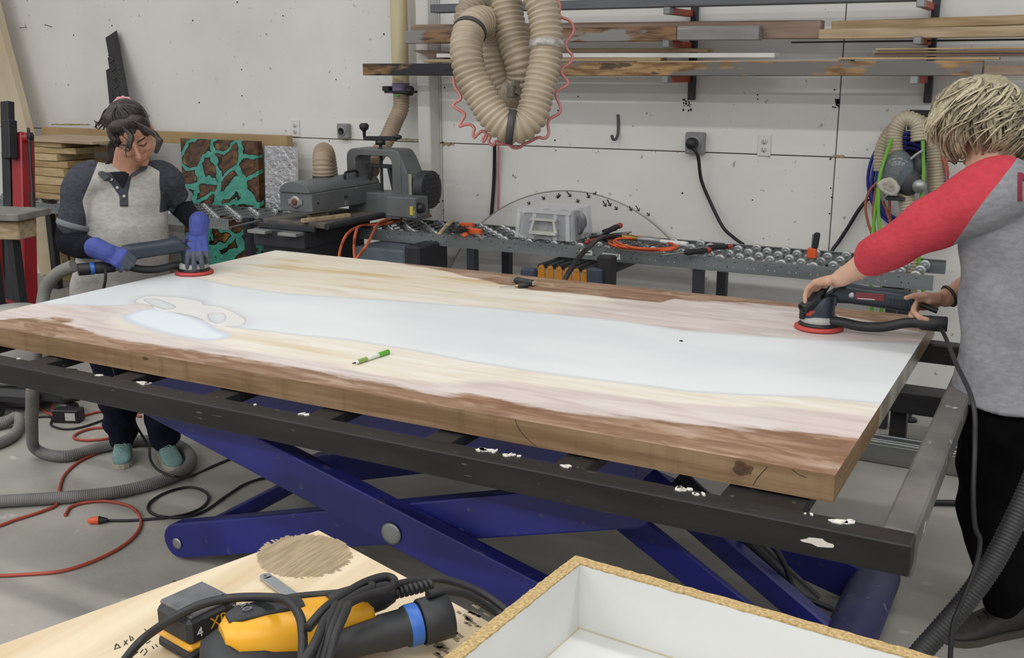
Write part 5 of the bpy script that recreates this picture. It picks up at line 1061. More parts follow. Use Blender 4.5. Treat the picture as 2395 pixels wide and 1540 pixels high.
body([(-.022, .038, .004, .010, .003), (-.008, .040, .004, .017, .006), (.05, .038, .004, .016, .007), (.068, .035, .004, .012, .004)], m_rub, 'switch_cover')
body([(.10, .022, .006, .012, .015), (.15, .018, .006, .020, .02), (.17, .018, .006, .018, .018), (.185, .018, .006, .012, .013)], m_rub, 'grip_end')
q0 = hd+ax*.09-sd*.035-Z*.012; pd = (ax+Z*.05-sd*.05).normalized()
B().lathe([(.018, 0), (.020, .04), (.021, .06), (.023, .062), (.023, .09), (.025, .092), (.025, .112)], q0, pd, 24).o('dust_port', m_rub, rs_)
B().lathe([(.0255, .094), (.0262, .096), (.0262, .108), (.0255, .110)], q0, pd, 24, caps=False).o('blue_ring', m_bl2, rs_)
B().lathe([(.027, .112), (.029, .114), (.029, .15), (.026, .151), (.026, .12)], q0, pd, 24, caps=False).o('port_collar', m_rub, rs_)
B().lathe([(.05, 0), (.05, .008)], hd+ax*.02-sd*.052-Z*.03, (sd*-1-Z*.6).normalized(), 24).o('sanding_pad', mat('pad_cream', '#cdc8bb', .7), rs_)
tx_ = bpy.data.curves.new('mark', 'FONT'); tx_.body = '5.0'; tx_.size = .016; tx_.extrude = .0003; tx_.align_x = 'CENTER'; tx_.align_y = 'CENTER'
def text(name, body_, size, pos, xdir, zdir, m, par, ext=.0003):
    c = bpy.data.curves.new(name, 'FONT'); c.body = body_; c.size = size; c.extrude = ext; c.align_x = 'CENTER'; c.align_y = 'CENTER'
    o = bpy.data.objects.new(name+'_tmp', c); COL.objects.link(o); dg = bpy.context.evaluated_depsgraph_get(); me = bpy.data.meshes.new_from_object(o.evaluated_get(dg)); bpy.data.objects.remove(o)
    xd = Vector(xdir).normalized(); zd = Vector(zdir).normalized(); yd = zd.cross(xd).normalized(); xd = yd.cross(zd)
    M = Matrix((xd, yd, zd)).transposed().to_4x4(); M.translation = Vector(pos)-wloc(par); me.transform(M); me.materials.clear(); me.materials.append(m)
    ob = bpy.data.objects.new(name, me); COL.objects.link(ob); ob.parent = par; return ob
text('speed_mark', '5.0', .016, hd+ax*.0+Z*.0475+sd*.004, sd*-1, Z, mat('mark_grey', '#6e7073', .5), rs_)
b = B()
for i in range(9): c = hd+ax*(.180+.0065*i)+Z*(.016+.0003*i)+sd*(.004-.0006*i); b.lathe([(.0075, 0), (.0075, .0038), (.005, .004)], c, ax, 12)
b.o('strain_relief', m_rub, rs_)
fc = thing('black_cable', 'black power cord bundled over the yellow sander and trailing off', 'cord', hd+ax*.1-Z*.05)
def cord(pts, r=.0055): B().tube(spl([onz(x, y, BZ+z) for x, y, z in pts], 8), r, 10).o('cord_run', m_cord, fc)
cord([(1000, 1392, .075), (1040, 1385, .07), (1090, 1392, .05), (1140, 1420, .02), (1180, 1445, .006), (1230, 1480, .006)])
cord([(840, 1400, .09), (900, 1378, .08), (960, 1362, .06), (1030, 1356, .05), (1090, 1372, .035), (1140, 1396, .02), (1190, 1435, .006), (1240, 1490, .006)])
cord([(720, 1470, .11), (760, 1425, .115), (800, 1395, .11), (850, 1365, .10), (900, 1350, .095), (922, 1360, .09), (905, 1380, .092), (850, 1395, .1), (790, 1430, .115), (745, 1490, .115), (715, 1560, .1)])
cord([(705, 1560, .11), (740, 1500, .12), (770, 1440, .12), (830, 1395, .105), (865, 1378, .1), (870, 1370, .098)])
cord([(280, 1560, .02), (330, 1500, .03), (400, 1450, .06), (470, 1415, .08), (540, 1400, .09), (620, 1398, .10), (670, 1405, .108), (700, 1440, .11), (708, 1490, .10), (706, 1560, .09)])
cord([(600, 1420, .03), (680, 1400, .05), (760, 1392, .07), (860, 1385, .08)]); cord([(420, 1560, .015), (470, 1525, .02), (540, 1500, .02), (600, 1490, .02)])
for s_ in (0, 14, 28): cord([(735+s_, 1560, .10), (755+s_, 1490, .117), (780+s_, 1430, .12), (790+s_, 1405, .10)])
bt_ = thing('battery_pack', 'black and yellow slide battery pack on the pine sheet', 'battery', onz(460, 1470, BZ))
zt = BZ+.064; A_, B_, C_ = onz(357, 1408, zt), onz(480, 1354, zt), onz(577, 1388, zt); ea = (A_-B_); eb = (C_-B_); la, lb = ea.length, eb.length; ea.normalize(); eb = (eb-ea*eb.dot(ea)).normalized(); lb = max(lb*.98, .07)
RR = Matrix((ea, eb, ea.cross(eb))).transposed()
if RR.determinant() < 0 or ea.cross(eb).z < 0: RR = Matrix((eb, ea, eb.cross(ea))).transposed(); la, lb = lb, la; ea, eb = eb, ea
cc = B_+ea*la/2+eb*lb/2; cc.z = BZ
def bx(dx, dy, z, sx, sy, sz, m, name, ch=.004, par=None): return B().box(cc+ea*dx+eb*dy+Z*z, (sx, sy, sz), R=RR, ch=ch).o(name, m, par or bt_)
bx(0, 0, .010, la*.98, lb*.98, .016, m_rub, 'foot'); bx(0, 0, .022, la*1.0, lb*1.0, .010, m_yel, 'yellow_band'); bx(0, 0, .043, la*.97, lb*.97, .036, m_rub, 'case', .006); bx(0, 0, .0625, la*.82, lb*.9, .006, mat('battery_top', '#5b5d61', .5, var=.3, scale=30), 'contact_deck', .002)
for i in range(5): bx(la*.42 if la < lb else -la*.3+i*.0, (-lb*.38+i*.008) if la < lb else lb*.40, .064, .012 if la < lb else .006, .005 if la < lb else .02, .006, m_rub, 'rail_rib', .001)
nC = (C_-B_); nC.z = 0; nC.normalize(); rA = (B_-A_); rA.z = 0; rA.normalize(); nC = (nC-rA*nC.dot(rA)).normalized(); hC = (lb if abs(nC.dot(eb)) > .7 else la)/2*.97
m_lm = mat('mark_light', '#c9cac6', .5)
text('voltage_mark', '4', .017, cc+nC*(hC+.0006)+rA*-.022+Z*.040, rA, nC, m_lm, bt_); text('logo_mark', 'XR', .020, cc+nC*(hC+.0006)+rA*.006+Z*.044, rA, nC, m_yel, bt_); text('capacity_mark', '20V', .009, cc+nC*(hC+.0006)+rA*.034+Z*.052, rA, nC, m_lm, bt_)
wr = thing('steel_wrench', 'flat silver spanner with hanging hole on the pine sheet', 'wrench', onz(670, 1390, BZ)); a, c = onz(622, 1352, BZ+.003), onz(730, 1432, BZ+.003); d = (c-a).normalized(); n_ = Vector((-d.y, d.x, 0)); hw = .0085
P = [a+d*.005+n_*hw*.85, a+d*.005-n_*hw*.85, a+d*.012-n_*hw, c-n_*hw, c+n_*hw, a+d*.012+n_*hw]
B().prism(P, (0, 0, .003)).lathe([(.0032, 0), (hw, 0), (hw, .003), (.0032, .003), (.0032, 0)], a, Z, 24, caps=False, smooth=False).o('blade', mat('bright_steel', '#b4b8ba', .3, .8, var=.1), wr)
p = onz(418, 1360, .004)
B().prism([onz(x, y, .003) for x, y in [(404, 1360), (415, 1363), (428, 1356), (432, 1366), (414, 1368)]], (0, 0, .004)).o('dry_leaf', mat('leaf_brown', '#5d3d2a', .8), None, 'small dry brown leaf on the concrete below the pine sheet', 'leaf')
# ================================================================ the two long neck orbital sanders
m_navy = mat('sander_navy', '#26343f', .42, col2='#1f2b35', scale=8); m_skirt = mat('skirt_grey', '#a9aaa7', .5, var=.1); m_padr = mat('pad_red', '#b5453f', .7, var=.1)
def long_sander(label, p0, a, hosepts, flip, coll, blue):
    t = thing('power_sander', label, 'sander', p0); a = Vector((a[0], a[1], 0)).normalized(); s = Vector((-a.y, a.x, 0))*flip
    M = Matrix((a, s, Vector((0, 0, 1)))).transposed().to_4x4(); M.translation = p0
    def bb(): b = B(); b.X = M; return b
    bb().lathe([(.070, .001), (.0755, .003), (.0755, .010), (.070, .014)], (0, 0, 0), n=40).o('sanding_pad', m_padr, t)
    bb().lathe([(.062, .013), (.064, .016), (.060, .024)], (0, 0, 0), n=36).o('backing_plate', m_blk, t)
    bb().lathe([(.054, .022), (.058, .026), (.056, .040), (.050, .046)], (0, 0, 0), n=36).o('skirt', m_skirt, t)
    def rg(c, w, h, up, n=24, p=2.6):
        up = Vector(up).normalized(); sd = Vector((0, 1, 0)); return [Vector(c)+sd*(w*math.copysign(abs(math.cos(q))**(2/p), math.cos(q)))+up*(h*math.copysign(abs(math.sin(q))**(2/p), math.sin(q))) for q in [2*math.pi*i/n for i in range(n)]]
    # gear head: vertical neck sweeping into the horizontal motor body
    R_ = [((-.004, 0, .040), .050, .050, (1, 0, 0)), ((-.004, 0, .058), .049, .049, (1, 0, 0)), ((-.002, 0, .080), .045, .047, (1, 0, .1)), ((.004, 0, .100), .041, .046, (1, 0, .35)), ((.022, 0, .116), .037, .043, (.75, 0, .7)), ((.050, 0, .122), .034, .036, (.3, 0, 1)), ((.085, 0, .120), .032, .031, (0, 0, 1)), ((.13, 0, .116), .031, .030, (0, 0, 1)), ((.20, 0, .112), .032, .031, (0, 0, 1)), ((.245, 0, .108), .032, .032, (0, 0, 1)), ((.265, 0, .107), .030, .030, (0, 0, 1)), ((.274, 0, .107), .022, .022, (0, 0, 1))]
    body_ = bb().loft([rg(*q) for q in R_]).o('motor_body', m_navy, t)
    bb().loft([rg((-.010, 0, .104), .036, .02, (1, 0, 0)), rg((-.006, 0, .122), .032, .024, (1, 0, .1)), rg((.004, 0, .134), .024, .022, (1, 0, .2)), rg((.012, 0, .139), .012, .012, (1, 0, .2))]).o('top_grip', m_rub, t)
    nz = bb().tube([(-.01, -.02, .098), (-.03, -.04, .085), (-.050, -.058, .072)], [.024, .020, .018], 18, caps=False).o('front_nozzle', m_rub, t)
    bb().lathe([(.0181, 0), (.0150, .0005), (.0140, -.002), (.0140, -.028), (.0005, -.028)], (-.0500, -.0580, .0720), (-.62, -.56, -.40), 18, caps=False).o('nozzle_bore', m_rub, nz)
    bb().box((-.048, -.034, .052), (.022, .012, .034), ch=.003).lathe([(.007, 0), (.005, .003)], (-.048, -.041, .048), (0, -1, 0), 12).o('bracket', m_blk, t)
    pl_ = bb().box((.145, -.0315, .120), (.085, .003, .022), ch=.001).o('name_plate', mat('plate_red', '#7d2f33', .4), t)
    bb().lathe([(.0085, 0), (.0085, .002)], (.092, -.0315, .121), (0, -1, 0), 18).o('round_badge', mat('badge_silver', '#c3c6c8', .35, .4), t)
    bb().box((.135, -.033, .1125), (.05, .0008, .003)).o('plate_print', mat('print_white', '#c9cbcc', .5), pl_)
    for i in range(5): bb().box((.205+.010*i, -.0322, .108), (.004, .002, .022), ch=.0005).o('vent_slot', m_rub, t)
    bb().box((.045, -.036, .10), (.012, .006, .03), ch=.002).o('vent_slot', m_rub, t)
    bb().box((-.025, -.046, .058), (.026, .004, .018), ch=.001).o('warning_label', m_padr, t)
    bb().tube(spl([(.035, -.03, .034), (.07, -.034, .034), (.13, -.034, .026), (.19, -.034, .030), (.245, -.034, .046), (.28, -.034, .052)], 8), .0155, 16).o('dust_tube', m_rub, t)
    cp = bb().tube([(.275, -.034, .052), (.29, -.034, .053), (.30, -.034, .053), (.365, -.034, .053), (.37, -.034, .053)], [.017, .018, .0225, .0235, .021], 20).o('dust_coupling', m_rub, t)
    if blue: bb().tube([(.372, -.034, .053), (.388, -.034, .053)], .0245, 20).o('blue_ring', m_bl2, cp); bb().tube([(.388, -.034, .053), (.43, -.034, .053)], .024, 20).o('hose_cuff', m_blk, cp)
    bb().box((.268, -.012, .070), (.016, .03, .022), ch=.003).o('tube_clip', m_skirt, t)
    bb().tube(spl([(.29, 0, .100), (.31, 0, .094), (.34, -.005, .085)], 5), .008, 10).o('cable_boot', m_blk, t)
    return t, M
HW = onz(455, 640, SZ1); RW = at(262, 598, 4.0); DW = (RW-HW); DW.z = 0
HM = onz(1915, 769, SZ1); RM = at(2140, 735, 3.15); DM = (RM-HM); DM.z = 0
sw, MW = long_sander('navy orbital sander with red pad held by the gloved woman', Vector((HW.x, HW.y, SZ1)), DW, None, 1, True, True)
sm, MM = long_sander('navy orbital sander with red pad held by the person in the red sleeved shirt', Vector((HM.x, HM.y, SZ1)), DM, None, 1, True, False)
# ================================================================ figures
def cap(b, P, R, n=14):
    P = [Vector(p) for p in P]; b.tube(P, R, n)
    for p, r in ((P[0], R[0]), (P[-1], R[-1])): b.ell(p, (r, r, r), n=n, k=8)
def chain(P, R, n=6):
    Q = spl(P, n); m = len(P)-1; out = []
    for i in range(len(Q)): u = i/n; k = min(int(u), m-1); f = u-k; f = f*f*(3-2*f); out.append(R[k]*(1-f)+R[k+1]*f)
    return Q, out
def remesh(b, name, voxel, smooth, mats, parent, classify=None, displace=None, mask=None):
    me = b.mesh(name, mats); ob = bpy.data.objects.new(name+'_src', me); COL.objects.link(ob)
    r = ob.modifiers.new('r', 'REMESH'); r.mode = 'VOXEL'; r.voxel_size = voxel; r.use_smooth_shade = True
    if smooth: s = ob.modifiers.new('s', 'SMOOTH'); s.factor = .5; s.iterations = smooth
    dg = bpy.context.evaluated_depsgraph_get(); m2 = bpy.data.meshes.new_from_object(ob.evaluated_get(dg)); bpy.data.objects.remove(ob)
    m2.name = name; n = len(m2.vertices); co_ = np.empty(n*3); m2.vertices.foreach_get('co', co_); co_ = co_.reshape(-1, 3)
    if mask is not None:
        a_ = m2.attributes.new('mask', 'FLOAT', 'POINT'); a_.data.foreach_set('value', np.asarray(mask(co_), dtype=np.float32))
    if displace is not None:
        nr = np.empty(n*3); m2.vertices.foreach_get('normal', nr); nr = nr.reshape(-1, 3); co_ = co_+nr*displace(co_)[:, None]
    if classify is not None:
        c = np.empty(len(m2.polygons)*3); m2.polygons.foreach_get('center', c); mi = np.asarray(classify(c.reshape(-1, 3)), dtype=np.int32)
    off = wloc(parent); co_ = co_-np.array(off); m2.vertices.foreach_set('co', co_.ravel()); m2.polygons.foreach_set('use_smooth', [True]*len(m2.polygons))
    m2.materials.clear()
    for mm in (mats if isinstance(mats, (list, tuple)) else [mats]): m2.materials.append(mm)
    if classify is not None: m2.polygons.foreach_set('material_index', mi)
    m2.update(); o = bpy.data.objects.new(name, m2); COL.objects.link(o); o.parent = parent; return o
def twotone(name, a, b2, scale=45, st=(1, 1, 2)):
    m = bpy.data.materials.new(name); m.use_nodes = True; nt = m.node_tree; p = nt.nodes['Principled BSDF']; tc = nt.nodes.new('ShaderNodeTexCoord').outputs['Object']
    n1 = node_noise(nt, tc, scale, st, 4); at_ = nt.nodes.new('ShaderNodeAttribute'); at_.attribute_name = 'mask'
    A = node_mix(nt, node_rng(nt, n1, .3, .7), a[0], a[1]); C = node_mix(nt, node_rng(nt, n1, .3, .7), b2[0], b2[1])
    nt.links.new(node_mix(nt, node_rng(nt, at_.outputs['Fac'], -.0006, .0006), A, C), p.inputs['Base Color']); p.inputs['Roughness'].default_value = .9; p.inputs['Specular IOR Level'].default_value = .2
    bp = nt.nodes.new('ShaderNodeBump'); bp.inputs['Strength'].default_value = .15; bp.inputs['Distance'].default_value = .01; nt.links.new(node_noise(nt, tc, 160, (1, 1, 1), 3), bp.inputs['Height']); nt.links.new(bp.outputs[0], p.inputs['Normal']); return m
def folds(dirs, amp):  # soft cloth folds: sums of bent sine waves
    def f(c):
        d = np.zeros(len(c))
        for (kx, ky, kz, ph, w) in dirs:
            q = c[:, 0]*kx+c[:, 1]*ky+c[:, 2]*kz+ph+.9*np.sin(c[:, 0]*13+ph)+.9*np.sin(c[:, 2]*11+2*ph)+.7*np.sin(c[:, 1]*12-ph)
            d += w*np.sin(q)
        return d*amp
    return f
def side(P, A, N):  # signed distance of points to a plane
    return (P-np.array(A)) @ np.array(N)
def hand(b, wrist, d, n, s, sc=1.0, curls=None, spread=.10, thumb=((.55, .5), (.3, .3)), r0=.0088):
    """wrist point, direction wrist->knuckles, palm normal (where fingers curl to), side = towards the thumb"""
    d = Vector(d).normalized(); n = Vector(n); n = (n-d*n.dot(d)).normalized(); s = d.cross(n) if s > 0 else n.cross(d)
    W = Vector(wrist); L = [(.030, .092, (.044, .027, .022)), (.010, .096, (.048, .030, .024)), (-.011, .092, (.045, .028, .023)), (-.030, .084, (.036, .022, .020))]
    tips = []; curls = curls or [(.3, .4, .3)]*4; kn = []
    for i, (off, pl, sg) in enumerate(L):
        k = W+d*(pl*sc)+s*(off*sc)-n*(.004*sc); kn.append(k); rb = r0*sc*(1.08 if i < 3 else .95)
        cap(b, [W+s*(off*.55*sc), W.lerp(k, .55)+s*(off*.12*sc), k], [.0145*sc, .0138*sc, rb*1.18], 10)
        dd = (d+s*(off/.03*spread)).normalized(); p = k; pts = [k]; rr = [rb*1.1]; ang = 0
        for j, l in enumerate(sg):
            ang += curls[i][j]; v = dd*math.cos(ang)+n*math.sin(ang); p = p+v*(l*sc); pts.append(p); rr.append(rb*(1.0, .93, .78)[j])
        Q = [pts[0]]; RR = [rr[0]]
        for a_, b_, ra, rb_ in zip(pts, pts[1:], rr, rr[1:]):
            for u in (.5, 1): Q.append(a_.lerp(b_, u)); RR.append((ra+(rb_-ra)*u)*(1.03 if u == 1 else .95))
        cap(b, Q, RR, 10); tips.append((p, v))
    b.ell(W+d*.05*sc+n*.004*sc, (.012*sc, .012*sc, .012*sc)); cap(b, [W+d*.02*sc+s*.016*sc+n*.006*sc, W+d*.055*sc+s*.026*sc+n*.008*sc], [.016*sc, .014*sc], 10)
    cap(b, [W+d*.03*sc-s*.026*sc+n*.004*sc, W+d*.065*sc-s*.026*sc], [.013*sc, .012*sc], 10)
    t0 = W+d*.028*sc+s*.026*sc+n*.006*sc; (o1, c1), (o2, c2) = thumb
    v1 = (d*math.cos(o1)*1.0+s*math.sin(o1)+n*c1).normalized(); v2 = (d*math.cos(o2)+s*math.sin(o2)+n*(c1+c2)).normalized()
    t1 = t0+v1*.042*sc; t2 = t1+v2*.032*sc; t3 = t2+(v2+n*.25).normalized()*.025*sc
    cap(b, [t0, t0.lerp(t1, .5), t1, t1.lerp(t2, .5), t2, t3], [.0145*sc, .0125*sc, .0108*sc, .0098*sc, .0102*sc, .0078*sc], 10)
    return kn, tips, (t3, v2)
def headmesh(b, H, fx, fy, fz, k=1.0):
    """fx = to the figure's left, fy = out of the face, fz = up; k = scale"""
    R = Matrix((fx, fy, fz)).transposed()
    def P(x, y, z): return H+fx*(x*k)+fy*(y*k)+fz*(z*k)
    def E(x, y, z, a, c, d, n=24, q=16): b.ell(P(x, y, z), (a*k, c*k, d*k), R, n=n, k=q)
    E(0, -.012, .035, .074, .094, .082); E(0, .012, -.02, .064, .074, .075); E(0, .030, -.062, .049, .052, .050); E(0, .062, -.098, .021, .022, .018)
    for s in (-1, 1):
        E(s*.036, .058, -.028, .026, .026, .024); E(s*.040, .0, -.075, .022, .040, .022); E(s*.030, .071, .0, .017, .012, .011); E(s*.030, .072, .017, .026, .012, .008)
        E(s*.074, -.008, -.012, .010, .019, .032); E(s*.009, .094, -.040, .009, .010, .008)
    cap(b, [P(0, .078, .010), P(0, .092, -.012), P(0, .105, -.036)], [.010*k, .0095*k, .0115*k], 10)
    E(0, .080, -.066, .023, .014, .008); E(0, .079, -.077, .020, .014, .008)
    return P
m_skin = mat('skin', '#b98c74', .5, col2='#a87862', scale=9, bump=.03, bscale=90, spec=.35); m_skin2 = mat('skin_pale', '#c59f88', .5, col2='#b68c75', scale=12, bump=.05, bscale=110, spec=.35)
# ---------------------------------------------------------------- woman
m_heather = mat('heather_charcoal', '#35383f', .9, col2='#43464d', scale=60, bump=.15, bscale=160); m_light = mat('oatmeal_knit', '#b4b1ac', .9, col2='#a5a29d', scale=40, stretch=(1, 1, 3), bump=.15, bscale=150); m_under = mat('black_knit', '#10131b', .9, var=.2, scale=30, bump=.1, bscale=120, spec=.15)
m_cuff = mat('cuff_grey', '#6f7378', .9); m_jean = mat('dark_denim', '#1b2132', .85, col2='#121724', scale=30, bump=.1, spec=.15); m_glove = mat('glove_blue', '#414d94', .8, col2='#384488', scale=30, bump=.15, bscale=120); m_gpalm = mat('glove_nitrile', '#454a55', .55, var=.15)
fF = Vector((.88, -.475, 0)).normalized(); fL = Vector((-fF.y, fF.x, 0)); UZ = Vector((0, 0, 1))
rt, lt = onz(285, 1099, 0), onz(414, 1104, 0)                  # toes on the floor
wm = thing('person', 'dark haired person in grey and charcoal raglan top, blue gloves and teal shoes', 'person', (-3.46, 2.93, 0))
J = dict(pel=at(288, 700, 4.33), che=at(287, 505, 4.27), nck=at(292, 402, 4.19), rs=at(200, 425, 4.12), ls=at(383, 415, 4.28), re=at(163, 562, 4.14), rw=at(238, 586, 3.99), le=at(424, 482, 4.40), lw=at(465, 532, 4.18))
# head frame from the photo: nose, eyes and crown give the tilt
Hc = at(309, 312, 4.10); hy = (CR*.36-CU*.74-CF*.56).normalized(); hz_ = (CR*-.12+CU*.66-CF*.72); hz_ = (hz_-hy*hz_.dot(hy)).normalized(); hx = hy.cross(hz_)
if hx.dot(CR) < 0: hx = -hx
b = B(); HP = headmesh(b, Hc, hx, hy, hz_, 1.0)
cap(b, [J['nck']-UZ*.04, J['nck'].lerp(Hc, .5), Hc-hz_*.05-hy*.02], [.062, .052, .052], 16)
for s, t in (('rs', 're'), ('ls', 'le')):
    w = 'rw' if s == 'rs' else 'lw'; Q, RR = chain([J['nck']-UZ*.07, J[s], J[t], J[w]], [.06, .05, .04, .027]); cap(b, Q, RR)
Q, RR = chain([J['nck']-UZ*.06, J['che'], J['pel']+UZ*.10, J['pel']], [.07, .12, .11, .11]); cap(b, Q, RR, 18)
hipR, hipL = J['pel']-fL*.085, J['pel']+fL*.085; dSR = Vector((.7, -.7, 0)); dSL = Vector((.875, -.484, 0)); anR = rt-dSR*.17+UZ*.085; anL = lt-dSL*.17+UZ*.085
for h, a in ((hipR, anR), (hipL, anL)): Q, RR = chain([h, h.lerp(a, .5)+fF*.03, a, a-UZ*.04], [.085, .052, .036, .034]); cap(b, Q, RR)
remesh(b, 'body', .0036, 3, m_skin, wm)
# facial details
def strip_on(pts, r, name, m, par): B().tube(spl([HP(*p) for p in pts], 6), r, 6).o(name, m, par)
for s in (-1, 1):
    strip_on([(s*.015, .0835, .002), (s*.030, .0875, -.006), (s*.045, .078, -.002)], .0022, 'eyelash', m_dark, wm)
    strip_on([(s*.014, .089, .021), (s*.032, .088, .027), (s*.048, .074, .021)], .0032, 'eyebrow', mat('brow_brown', '#3a2a22', .8), wm)
strip_on([(-.021, .083, -.072), (-.008, .0925, -.070), (0, .0925, -.0715), (.008, .0925, -.070), (.021, .083, -.072)], .0028, 'mouth', mat('lip_rose', '#8d5a4e', .5), wm)
# charcoal raglan top with oatmeal front
def ringq(c, a, bq, la, n=28, p=2.3): return [c+fL*(a*math.copysign(abs(math.cos(t))**(2/p), math.cos(t)))+fF*(bq*math.copysign(abs(math.sin(t))**(2/p), math.sin(t))) for t in [2*math.pi*i/n for i in range(n)]]
b = B(); hem = at(284, 694, 4.33)
rows = [(at(285, 692, 4.32), .198, .145), (at(284, 655, 4.31), .196, .142), (at(286, 610, 4.30), .186, .136), (at(291, 560, 4.285), .172, .138), (at(291, 520, 4.27), .170, .142), (at(288, 480, 4.26), .172, .136), (at(289, 445, 4.235), .168, .115), (at(290, 418, 4.215), .135, .09), (at(292, 402, 4.20), .085, .075), (at(293, 392, 4.19), .068, .066)]
b.loft([ringq(c, a, d, 0) for c, a, d in rows])
Q, RR = chain([J['nck']+(J['rs']-J['nck'])*.45-UZ*.02, J['rs']-fL*.005, J['rs'].lerp(J['re'], .45)-CR*.005, J['rs'].lerp(J['re'], .74)], [.072, .074, .066, .063]); cap(b, Q, RR, 18)
Q, RR = chain([J['nck']+(J['ls']-J['nck'])*.45-UZ*.02, J['ls'], J['ls'].lerp(J['le'], .5), J['ls'].lerp(J['le'], .78)], [.072, .068, .060, .058]); cap(b, Q, RR, 18)
A1 = at(222, 400, 4.0); nR = (ray(222, 398).cross(ray(193, 470))).normalized(); nR = nR if nR.dot(CR) < 0 else -nR
nR2 = (ray(193, 470).cross(ray(207, 560))).normalized(); nR2 = nR2 if nR2.dot(CR) < 0 else -nR2
nL = (ray(352, 390).cross(ray(371, 400))).normalized(); nL = nL if nL.dot(CU) > 0 else -nL
nL2 = (ray(373, 402).cross(ray(374, 480))).normalized(); nL2 = nL2 if nL2.dot(CR) > 0 else -nL2
def raglan(c):
    r1 = side(c, at(222, 398, 4), nR); r2 = side(c, at(193, 470, 4), nR2); l2 = side(c, at(373, 402, 4), nL2); l1 = side(c, at(352, 390, 4), nL)
    dist = np.linalg.norm(np.cross(c-np.array(J['rs']), np.array((J['re']-J['rs']).normalized())), axis=1)
    sl = np.maximum(r1, np.minimum(r2, .085-dist)); sl = np.minimum(sl, c[:, 2]-1.0)
    s2 = np.maximum(np.minimum(l2, c[:, 2]-1.09), np.minimum(l1, c[:, 2]-(J['ls'].z-.03)))
    return np.maximum(sl, s2)
fold_w = folds([(22, 9, 30, 0, .5), (-14, 26, 22, 1.7, .5), (9, -18, 44, 3.1, .4), (35, 20, -12, 5, .3)], .0042)
top = remesh(b, 'raglan_top', .006, 5, twotone('raglan_cloth', ('#b4b1ac', '#a5a29d'), ('#35383f', '#43464d')), wm, None, fold_w, raglan)
# neck opening: dark henley placket, buttons and inner shirt laid on the cloth
from mathutils.bvhtree import BVHTree
def surf(o):
    off = wloc(o); return BVHTree.FromPolygons([v.co+off for v in o.data.vertices], [tuple(p.vertices) for p in o.data.polygons])
def hit(bv, x, y, lift, fallback=4.1):
    d = ray(x, y).normalized(); h = bv.ray_cast(CP, d); return (h[0] if h[0] is not None else at(x, y, fallback))-d*lift
bvw = surf(top)
def poly_at(P, v):
    k = v*(len(P)-1); i = min(int(k), len(P)-2); f = k-i; return (P[i][0]*(1-f)+P[i+1][0]*f, P[i][1]*(1-f)+P[i+1][1]*f)
def patch(name, L, R, m, lift, par, nu=6, nv=16):
    V = []; F = []
    for i in range(nv+1):
        a, c = poly_at(L, i/nv), poly_at(R, i/nv)
        for j in range(nu+1): u = j/nu; V.append(hit(bvw, a[0]+(c[0]-a[0])*u, a[1]+(c[1]-a[1])*u, lift))
    n = len(V); V += [p+fF*-.008 for p in V]; w = nu+1
    for i in range(nv):
        for j in range(nu): q = (i*w+j, i*w+j+1, (i+1)*w+j+1, (i+1)*w+j); F += [q, tuple(n+k for k in q[::-1])]
    bd = [j for j in range(w)]+[i*w+nu for i in range(1, nv+1)]+[nv*w+j for j in range(nu-1, -1, -1)]+[i*w for i in range(nv-1, 0, -1)]
    for k in range(len(bd)): p, q = bd[k], bd[(k+1) % len(bd)]; F.append((p, n+p, n+q, q))
    return B().add(V, F, True).o(name, m, par)
pk = patch('henley_placket', [(236, 404), (262, 432), (280, 459), (281, 483)], [(311, 400), (304, 428), (299, 453), (300, 483)], m_heather, .004, top)
patch('inner_shirt', [(258, 403), (272, 421), (287, 440)], [(304, 401), (298, 421), (289, 440)], mat('inner_navy', '#12151f', .9), .007, wm, 4, 8)
for x, y in [(260, 420), (274, 439), (290, 459)]: B().lathe([(.0058, 0), (.0058, .003), (.003, .003)], hit(bvw, x, y, .006), fF, 14).o('button', mat('button_pearl', '#c9c7bf', .4), pk)
col_ = [at(x, y, t) for x, y, t in [(222, 372, 4.24), (233, 395, 4.14), (247, 412, 4.09), (258, 425, 4.07)]]
B().tube(spl([at(212, 378, 4.24), at(226, 392, 4.13), at(240, 408, 4.08), at(252, 420, 4.065)], 6), .016, 10, flat=.5).o('collar', m_heather, wm)
B().tube(spl([at(311, 410, 4.085), at(322, 402, 4.12), at(340, 392, 4.19)], 6), .012, 10, flat=.5).o('collar', m_heather, wm)
# cuffs and black under sleeves
for s, e, w, fr_, r in (('rs', 're', 'rw', .74, .0655), ('ls', 'le', 'lw', .78, .061)):
    c = J[s].lerp(J[e], fr_); d = (J[e]-J[s]).normalized()
    B().lathe([(r-.012, -.012), (r, -.012), (r+.0015, -.004), (r+.0015, .006), (r-.002, .012), (r-.014, .012)], c, d, 26, caps=False).o('sleeve_cuff', m_cuff, top)
b = B(); Q, RR = chain([J['rs'].lerp(J['re'], .5), J['re'], J['re'].lerp(J['rw'], .55)-UZ*.006, J['rw']], [.056, .055, .047, .033]); cap(b, Q, RR, 18)
fold_s = folds([(40, 30, 70, 0, .5), (-50, 20, 60, 2, .5), (60, 60, -30, 4, .4)], .0028)
remesh(b, 'under_sleeve', .005, 3, m_under, wm, None, fold_s)
b = B(); Q, RR = chain([J['ls'].lerp(J['le'], .5), J['le'], J['le'].lerp(J['lw'], .5), J['lw']], [.054, .050, .043, .033]); cap(b, Q, RR, 18)
remesh(b, 'under_sleeve', .005, 3, m_under, wm, None, fold_s)
